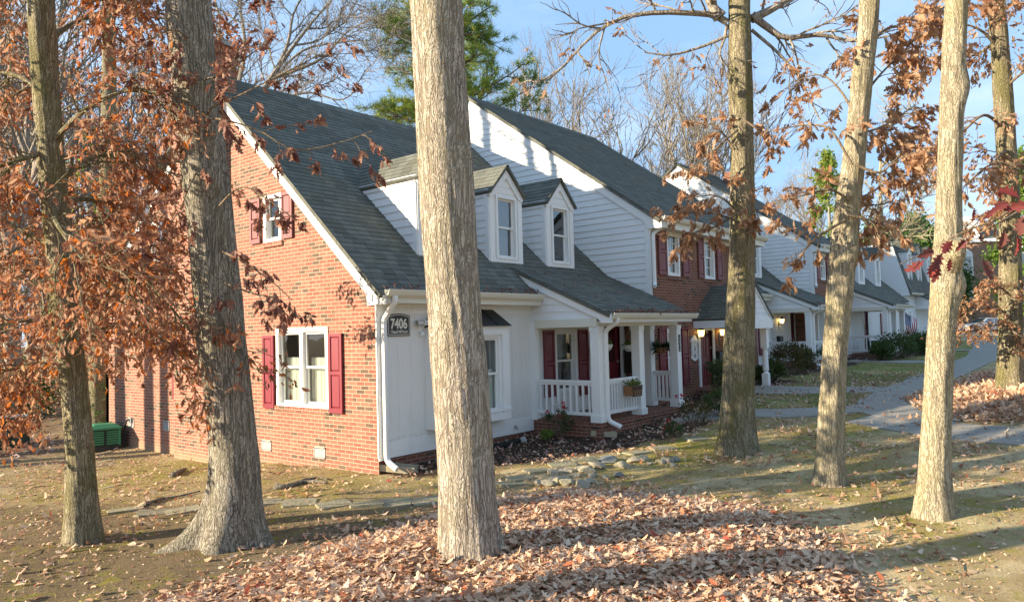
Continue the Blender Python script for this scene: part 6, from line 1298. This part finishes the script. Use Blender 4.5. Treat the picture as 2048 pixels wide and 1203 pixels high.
g.build('scrollwork', M['black'], t); n = 260; p = np.stack([rg.uniform(-.19, .19, n), -rg.uniform(-.02, .16, n), np.abs(rg.normal(0, .045, n))], 1); k = rg.random(n) < .7
leaves('plant', M['leaf_lime'], t, [(p[k], norm(rdir(k.sum(), rg)+np.array([0, 0, .9])), rdir(k.sum(), rg), rg.uniform(.03, .07, k.sum()), dict(rng=rg))], 'oval'); leaves('bloom', M['leaf_tan'], t, [(p[~k]+np.array([0, 0, .02]), rdir((~k).sum(), rg), rdir((~k).sum(), rg), np.full((~k).sum(), .04), dict(rng=rg))], 'oval')
# ferns in a white stand on the third porch
b = np.array([19.95, -.5, .95]); t = thing('fern_stand', 'pair of arching green ferns in pale pots on the third porch', 'potted fern', tuple(b)); g = G()
for x in (-.28, .30): g.lathe([(.16, -.12), (.20, .0), (.22, .22), (.19, .22)], (x, 0, 0), 14); g.tube([(x, 0, -.12), (x, 0, -.48)], .03, n=8)
g.box(-.5, .5, -.14, .14, -.16, -.12); g.build('stand', M['white'], t); n = 420; a = rg.uniform(0, 6.28, n); x0 = np.where(rg.random(n) < .5, -.28, .30); leaves('fronds', M['leaf_fern'], t, [(np.stack([x0+np.cos(a)*.08, np.sin(a)*.08, np.full(n, .22)], 1), np.stack([np.cos(a), np.sin(a), rg.uniform(-.1, .8, n)], 1), np.tile([0, 0, 1.], (n, 1)), rg.uniform(.25, .5, n), dict(curl=1.1, fold=.2, rng=rg, aspect=1.6))], 'blade')
# ---- green slatted cover and the dark cabinet at the back of the yard
b = gp(207, 893); b = np.array([-.75, 9.75, gz(-.75, 9.75)]); u_ = at(207, 893, depth(b)); b[:2] = u_[:2]; b[2] = gz(b[0], b[1]); t = thing('utility_pedestal', 'bright green slatted box with hipped lid on a black base by the gable corner', 'utility box', tuple(b), -.25); t.scale = (.80, .80, .80); g = G(); g.box(-.40, .40, -.40, .40, -.1, .14); g.build('base', M['black'], t); g = G(); g.box(-.355, .355, -.355, .355, .14, .62)
for k in range(6):
    z = .19+k*.068
    for P_ in (PY(-.37), PX(-.37)):
        for s_ in (-1, 1): g.box(s_*.19-.15, s_*.19+.15, .0, .022, z, z+.042, P=P_)
for x, y in ((-.37, -.37), (.37, -.37), (-.37, .37), (.37, .37)): g.box(x-.03, x+.03, y-.03, y+.03, .14, .62)
g.build('box', M['green'], t); g = G(); g.box(-.372, .372, -.372, .372, .15, .61); g.build('slat_gap_shade', M['darkgreen'], t); g = G(); i = len(g.v); g.v += [(-.43, -.43, .62), (.43, -.43, .62), (.43, .43, .62), (-.43, .43, .62), (-.43, -.43, .67), (.43, -.43, .67), (.43, .43, .67), (-.43, .43, .67), (-.26, -.26, .77), (.26, -.26, .77), (.26, .26, .77), (-.26, .26, .77)]; g.f += [(0, 1, 5, 4), (1, 2, 6, 5), (2, 3, 7, 6), (3, 0, 4, 7), (4, 5, 9, 8), (5, 6, 10, 9), (6, 7, 11, 10), (7, 4, 8, 11), (8, 9, 10, 11), (3, 2, 1, 0)]; g.m += [0]*10; g.build('lid', M['green'], t)  # dark green box behind the slats paints in the shade of their gaps
b = gp(8, 893); t = thing('transformer_cabinet', 'dark green metal cabinet with a sloped grey top at the edge of the woods', 'utility cabinet', tuple(b), -.2); g = G(); g.prism([(-.5, -.1), (.5, -.1), (.5, .62), (.42, .74), (-.42, .74), (-.5, .62)], -.45, .45, PY(0.)); g.build('cabinet', M['darkgreen'], t); g = G(); g.box(-.49, .49, -.44, .44, .735, .765); g.build('lid', M['grey'], t); g = G(); g.box(-.02, .02, .45, .47, .3, .42, P=PY(0.)); g.box(-.48, -.46, .45, .456, .0, .6, P=PY(0.)); g.build('latch', M['grey'], t)
t = thing('cable_conduit', 'black cable looping from the wall vent to the ground at the rear brick section', 'cable', (0, 8.98, 0)); g = G(); g.tube(catmull([(-.03, -.05, .42), (-.10, .0, .38), (-.12, .05, .2), (-.12, .06, -.05), (-.11, .04, -.32)], 16), .022, n=8); g.build('cable', M['rubber'], t); g = G(); g.box(-.05, -.0, -.10, .04, .34, .46); g.build('junction_box', M['grey'], t)
# small post with electrical bits at the rear corner
# ---- flag, garden chair, bin
FD = 36.; b = at(1833, 692, FD); b = np.array([b[0], b[1], gz(b[0], b[1])]); t = thing('flag', 'stars and stripes flag hanging on a slanted white pole before the far porch', 'flag', tuple(b)); tp_ = at(1821, 622, FD)-b; g = G(); g.tube([(0, 0, -.1), tp_], .035, n=8); g.build('pole', M['white'], t)
M['flagred'] = paint('flag_red', (.42, .03, .05), .8, .05, .1); M['flagwhite'] = paint('flag_white', (.75, .74, .72), .8, .03, .1); M['flagblue'] = paint('flag_blue', (.02, .035, .14), .8, .05, .1)
g = G(); dirp = tp_/np.linalg.norm(tp_); ac = RT*-1.0; A = tp_*.97; nx_, ny_ = 12, 13; H_ = .95; L_ = 1.55
def fp(i, j):
    x, y = i/nx_, j/ny_; fold = .09*math.sin(x*9+y*2); c = A-dirp*(y*.35+.0)*H_*1.0; q = c+np.array([0, 0, -1])*(x*L_*.86)+RT*(-(x*.30)*L_*.55-(1-y)*-.0+(y-.5)*.55*(1-.2*x))+FW*fold; return q
for i in range(nx_):
    for j in range(ny_):
        m = 2 if (i < 5 and j < 7) else (j % 2)
        g.face([fp(i, j), fp(i+1, j), fp(i+1, j+1), fp(i, j+1)], m)
cl_ = g.build('cloth', [M['flagred'], M['flagwhite'], M['flagblue']], t); g = G()
for i in range(5):
    for j in range(6):
        c = (np.array(fp(i+.25, j+.3))+np.array(fp(i+.75, j+.8)))/2-FW*.012; g.face([c+RT*.03, c+np.array([0, 0, .03]), c-RT*.03, c-np.array([0, 0, .03])])
g.build('stars', M['flagwhite'], cl_)
b = at(1703, 712, 34.); b = np.array([b[0], b[1], gz(b[0], b[1])]); t = thing('garden_chair', 'white slatted garden chair with a green patterned cushion on the far porch', 'chair', tuple(b), .5); g = G()
for x in (-.27, .27):
    for y, h in ((-.25, .62), (.25, 1.0)): g.box(x-.03, x+.03, y-.03, y+.03, -.05, h)
    g.box(x-.05, x+.05, -.32, .28, .62, .66)
g.build('frame', M['white'], t); g = G()
for k in range(5): g.box(-.26, .26, -.27+k*.11, -.19+k*.11, .40, .43)
g.build('seat', M['white'], t); g = G()
for k in range(4): g.box(-.26, .26, .24, .27, .50+k*.125, .59+k*.125)
g.build('backrest', M['white'], t); g = G(); g.prism([(-.22, .45), (.22, .45), (.24, .6), (.22, .78), (-.22, .78), (-.24, .6)], -.12, .0, PY(.1)); g.build('cushion', M['green'], t)
b = np.array([27.6, -.75, .9]); t = thing('planter', 'tall dark green planter tub beside the far maroon door', 'planter', tuple(b)); g = G(); g.lathe([(.20, 0), (.27, .42), (.31, .44), (.31, .52), (.27, .52), (.24, .44)], (0, 0, 0), 18); g.build('tub', M['darkgreen'], t); g = G(); g.lathe([(0.0, .44), (.25, .45), (0, .46)], (0, 0, 0), 12); g.build('soil', M['wicker'], t)
# ---- far brick building and the parked cars
def farbuilding():
    b = at(1955, 660, 88); t = thing('apartment_building', 'tan brick building with white arched windows and a white cupola beyond the parked cars', 'building', (b[0], b[1], .95)); l3 = np.array(t.location)
    fr = np.array([RT[0]-.25*FW[0], RT[1]-.25*FW[1]]); fr /= np.linalg.norm(fr); bk = np.array([-fr[1], fr[0]]); t.rotation_euler[2] = math.atan2(fr[1], fr[0])
    P_ = PY(0.); g = G(); W1, W2 = -6.6, 9.; s = 88/FP
    holes = [(-2.15, -.25, 3.05, 5.05), (-1.95, -.1, 6.35, 8.9), (4.0, 5.7, 6.6, 9.0), (4.0, 5.8, 3.05, 5.05), (-5.7, -4.3, 3.05, 5.05), (-5.6, -4.3, 6.4, 8.4)]
    g.wall([(W1, -.3), (W2, -.3), (W2, 10.4), (W1, 10.4)], holes, P_); g.build('wall', M['brick_tan'], t)
    for h in holes: window(t, P_, h[0], h[1], h[2], h[3], cas=.16, gm='glass2', proud=.05, curtain=('shade', .6))
    for x in (-1.02, 4.85):
        g = G(); z = 8.9 if x < 0 else 9.0; g.prism([(x-.95, z)]+[(x-.95*math.cos(a), z+.8*math.sin(a)) for a in np.linspace(.15, math.pi-.15, 9)]+[(x+.95, z)], .0, .06, P_); g.build('arch', M['trim'], t)
    g = G(); g.box(W1-.3, W2+.3, -.2, .35, 10.4, 10.8, P=P_); g.build('cornice', M['trim'], t); g = G(); g.box(-4.85, -4.6, .02, .16, -.2, 10.3, P=P_) ; g.box(-3.55, -3.35, .02, .14, -.2, 10.3, P=P_); g.build('downspout', M['trim'], t)
    g = G(); g.face([(W1-.4, -.4, 10.8), (W2+.4, -.4, 10.8), (W2-2, 6, 13.0), (W1+2, 6, 13.0)]); g.face([(W1-.4, -.4, 10.8), (W1+2, 6, 13.0), (W1-.4, 12, 10.8)]); g.face([(W2+.4, -.4, 10.8), (W2+.4, 12, 10.8), (W2-2, 6, 13.0)]); g.face([(W1-.4, 12, 10.8), (W1+2, 6, 13.0), (W2-2, 6, 13.0), (W2+.4, 12, 10.8)]); g.build('roof', M['shingle'], t)
    g = G(); g.box(-2.1, .6, -.5, 2.4, 10.8, 12.4); g.prism([(-1.9, 12.4)]+[(-.75-1.15*math.cos(a), 12.4+1.1*math.sin(a)) for a in np.linspace(0, math.pi, 10)]+[(.4, 12.4)], -2.2, .45, PY(0.)); cu = g.build('cupola', M['trim'], t); g = G(); g.prism([(-1.3, 11.1), (-.2, 11.1), (-.2, 12.4)]+[(-.75+.55*math.cos(a), 12.4+.55*math.sin(a)) for a in np.linspace(0, math.pi, 8)][1:-1]+[(-1.3, 12.4)], .46, .50, PY(0.)); g.build('louvre', M['grey'], cu)
    g = G(); g.face([(W1, 0, -.3), (W1, 12, -.3), (W1, 12, 10.6), (W1, 0, 10.6)]); g.build('side_wall', M['brick_tan'], t)
farbuilding()
def car(label, u, dist, mat, rz, L_=4.5):
    b = at(u, 680, dist); t = thing('parked_car', label, 'car', (b[0], b[1], .93), rz, group='cars parked beyond the sidewalk'); prof = [(-L_/2, .35), (-L_/2-.02, .7), (-L_/2+.12, .86), (-1.0, .98), (-.35, 1.42), (.9, 1.44), (1.65, 1.0), (L_/2-.1, .94), (L_/2, .75), (L_/2, .35)]
    g = G(); n = len(prof)
    for k, (yy, ins) in enumerate(((-.86, .0), (-.80, .0), (.80, 0), (.86, 0))):
        for x, z in prof: s_ = 1 if k in (1, 2) else .96; tum = 1-.16*max(0, z-.95)/.5; g.v.append((x*s_, yy*tum, .35+(z-.35)*s_))
    for k in range(3):
        for j in range(n): a = k*n+j; c = k*n+(j+1) % n; g.f.append((a, c, c+n, a+n)); g.m.append(0)
    g.f += [tuple(range(n)), tuple(range(4*n-1, 3*n-1, -1))]; g.m += [0, 0]; bd = g.build('body', M[mat], t, smooth=False)
    g = G()
    for s_ in (-1, 1):
        g.face([(-.85, s_*.845, 1.0), (.15, s_*.84, 1.0), (.15, s_*.765, 1.37), (-.40, s_*.765, 1.36)]); g.face([(.22, s_*.84, 1.0), (1.45, s_*.84, 1.02), (.88, s_*.77, 1.37), (.22, s_*.765, 1.37)])
    g.face([(-1.02, -.70, 1.0), (-1.02, .70, 1.0), (-.42, .62, 1.40), (-.42, -.62, 1.40)]); g.face([(1.66, -.7, 1.02), (1.66, .7, 1.02), (.98, .62, 1.41), (.98, -.62, 1.41)]); g.build('glazing', M['glass2'], t)
    for x in (-1.4, 1.4):
        for y in (-.82, .82):
            g = G(); g.tube([(x, y-.1, .32), (x, y+.1, .32)], .32, n=20); wh = g.build('wheel', M['rubber'], t); g = G(); sg_ = 1 if y > 0 else -1; g.tube([(x, y+sg_*.09, .32), (x, y+sg_*.11, .32)], .2, n=14); g.build('rim', M['grey'], wh)
    g = G(); g.box(-L_/2-.03, -L_/2+.02, -.72, -.45, .68, .8); g.box(-L_/2-.03, -L_/2+.02, .45, .72, .68, .8); g.build('headlight', M['blind'], t); return t
car('silver blue car parked before the tan brick building, between the two right trunks', 1975, 70, 'silver', math.atan2(RT[1], RT[0])); car('blue car parked behind the pale oak trunk at the edge of the lot', 1885, 72, 'blue', math.atan2(RT[1], RT[0])+.5)
a = at(1850, 668, 66); b = at(2120, 668, 66)
strip('parking_lot', [(at(1800, 660, 76)[0], at(1800, 660, 76)[1]), (at(2300, 660, 76)[0], at(2300, 660, 76)[1])], [(at(1800, 660, 63)[0], at(1800, 660, 63)[1]), (at(2300, 660, 63)[0], at(2300, 660, 63)[1])], lift=.02)

# ------------------------------------------------------------------ thin grass on the lawn strips
def grass():
    rg = np.random.default_rng(55); n = 60000; q = np.stack([rg.uniform(7.5, 46, n), rg.uniform(-6.0, -1.8, n)], 1); q[:, 0] = 7.5+(q[:, 0]-7.5)*rg.random(n)
    keep = (poly_sd(q[:, 0], q[:, 1], BED) < 0) & (poly_sd(q[:, 0], q[:, 1], BED2) < 0) & (vnoise(q[:, 0], q[:, 1], .9, 2)+.5*vnoise(q[:, 0], q[:, 1], 3, 7) > -.25+rg.normal(0, .3, n))
    SW = [(7.1, -6.35), (8.2, -4.9), (10.0, -4.72), (18.2, -4.7), (26, -4.5), (36, -3.4), (47, -1.6), (47.5, -3.0), (36.5, -4.7), (26.4, -5.75), (18.6, -5.8), (11.2, -5.75), (9.2, -5.9), (7.6, -7.2)]
    for pl in (SW, [(10.3, -1.6), (10.5, -3.2), (11.2, -4.76), (12.3, -4.76), (11.75, -3.2), (11.9, -1.6)], [(7.3, -2.05), (8.0, -3.3), (8.9, -5.0), (8.0, -5.2), (6.9, -3.3), (6.0, -2.0)], [(22.0, -1.0), (21.6, -3.2), (21.9, -4.62), (23.2, -4.62), (22.9, -3.2), (23.2, -1.0)]): keep &= poly_sd(q[:, 0], q[:, 1], pl) < -.03
    keep &= q[:, 1] > -4.75; q = q[keep]; n = len(q); p = np.stack([q[:, 0], q[:, 1], ground(q[:, 0], q[:, 1])], 1)
    a = leaves('grass', M['leaf_grass'], None, [(p, norm(rdir(n, rg)*.55+np.array([0, 0, .9])), rdir(n, rg), rg.uniform(.04, .09, n), dict(rng=rg, aspect=2.2, curl=.6))], 'needle'); tag(a, kind='stuff')
    n = 70000; q = np.stack([rg.uniform(-6.5, 9, n), rg.uniform(-8.5, 6, n)], 1); q = clear(q); m = vnoise(q[:, 0], q[:, 1], 1.0, 11)+.8*vnoise(q[:, 0], q[:, 1], 3.3, 12); q = q[(m > .2+rg.normal(0, .4, len(q))) & (poly_sd(q[:, 0], q[:, 1], PILE) < 0) & (poly_sd(q[:, 0], q[:, 1], BED) < 0) & (poly_sd(q[:, 0], q[:, 1], [(0, 0), (14, 0), (14, 10.5), (0, 10.5)]) < 0)]; n = len(q); p = np.stack([q[:, 0], q[:, 1], ground(q[:, 0], q[:, 1])], 1)
    a = leaves('grass', M['leaf_grass'], None, [(p, norm(rdir(n, rg)*.8+np.array([0, 0, .7])), rdir(n, rg), rg.uniform(.02, .055, n), dict(rng=rg, aspect=2.4, curl=.6))], 'needle'); tag(a, kind='stuff')
M['leaf_grass'] = leafmat('winter_grass_blade', [(0, (.10, .15, .03)), (.3, (.19, .22, .05)), (.6, (.36, .32, .12)), (1, (.56, .46, .25))], .3)
grass()
def twiglets():
    rg = np.random.default_rng(56); g = G(); n = 700; q = clear(np.stack([rg.uniform(-6.5, 9, n), rg.uniform(-8.5, 7, n)], 1)); q = q[poly_sd(q[:, 0], q[:, 1], [(0, 0), (14, 0), (14, 10.5), (0, 10.5)]) < 0]
    for x, y in q:
        ln = rg.uniform(.08, .4); a = rg.uniform(0, 6.28); m = (x+math.cos(a)*ln/2+rg.normal(0, .02), y+math.sin(a)*ln/2+rg.normal(0, .02)); e = (x+math.cos(a)*ln, y+math.sin(a)*ln); lift = rg.uniform(.004, .03); g.tube([(x, y, gz(x, y)+.006), (*m, gz(*m)+lift), (*e, gz(*e)+.008)], rg.uniform(.002, .006), n=4)
    tag(g.build('twig_litter', M['twig'], None), kind='stuff')
twiglets()
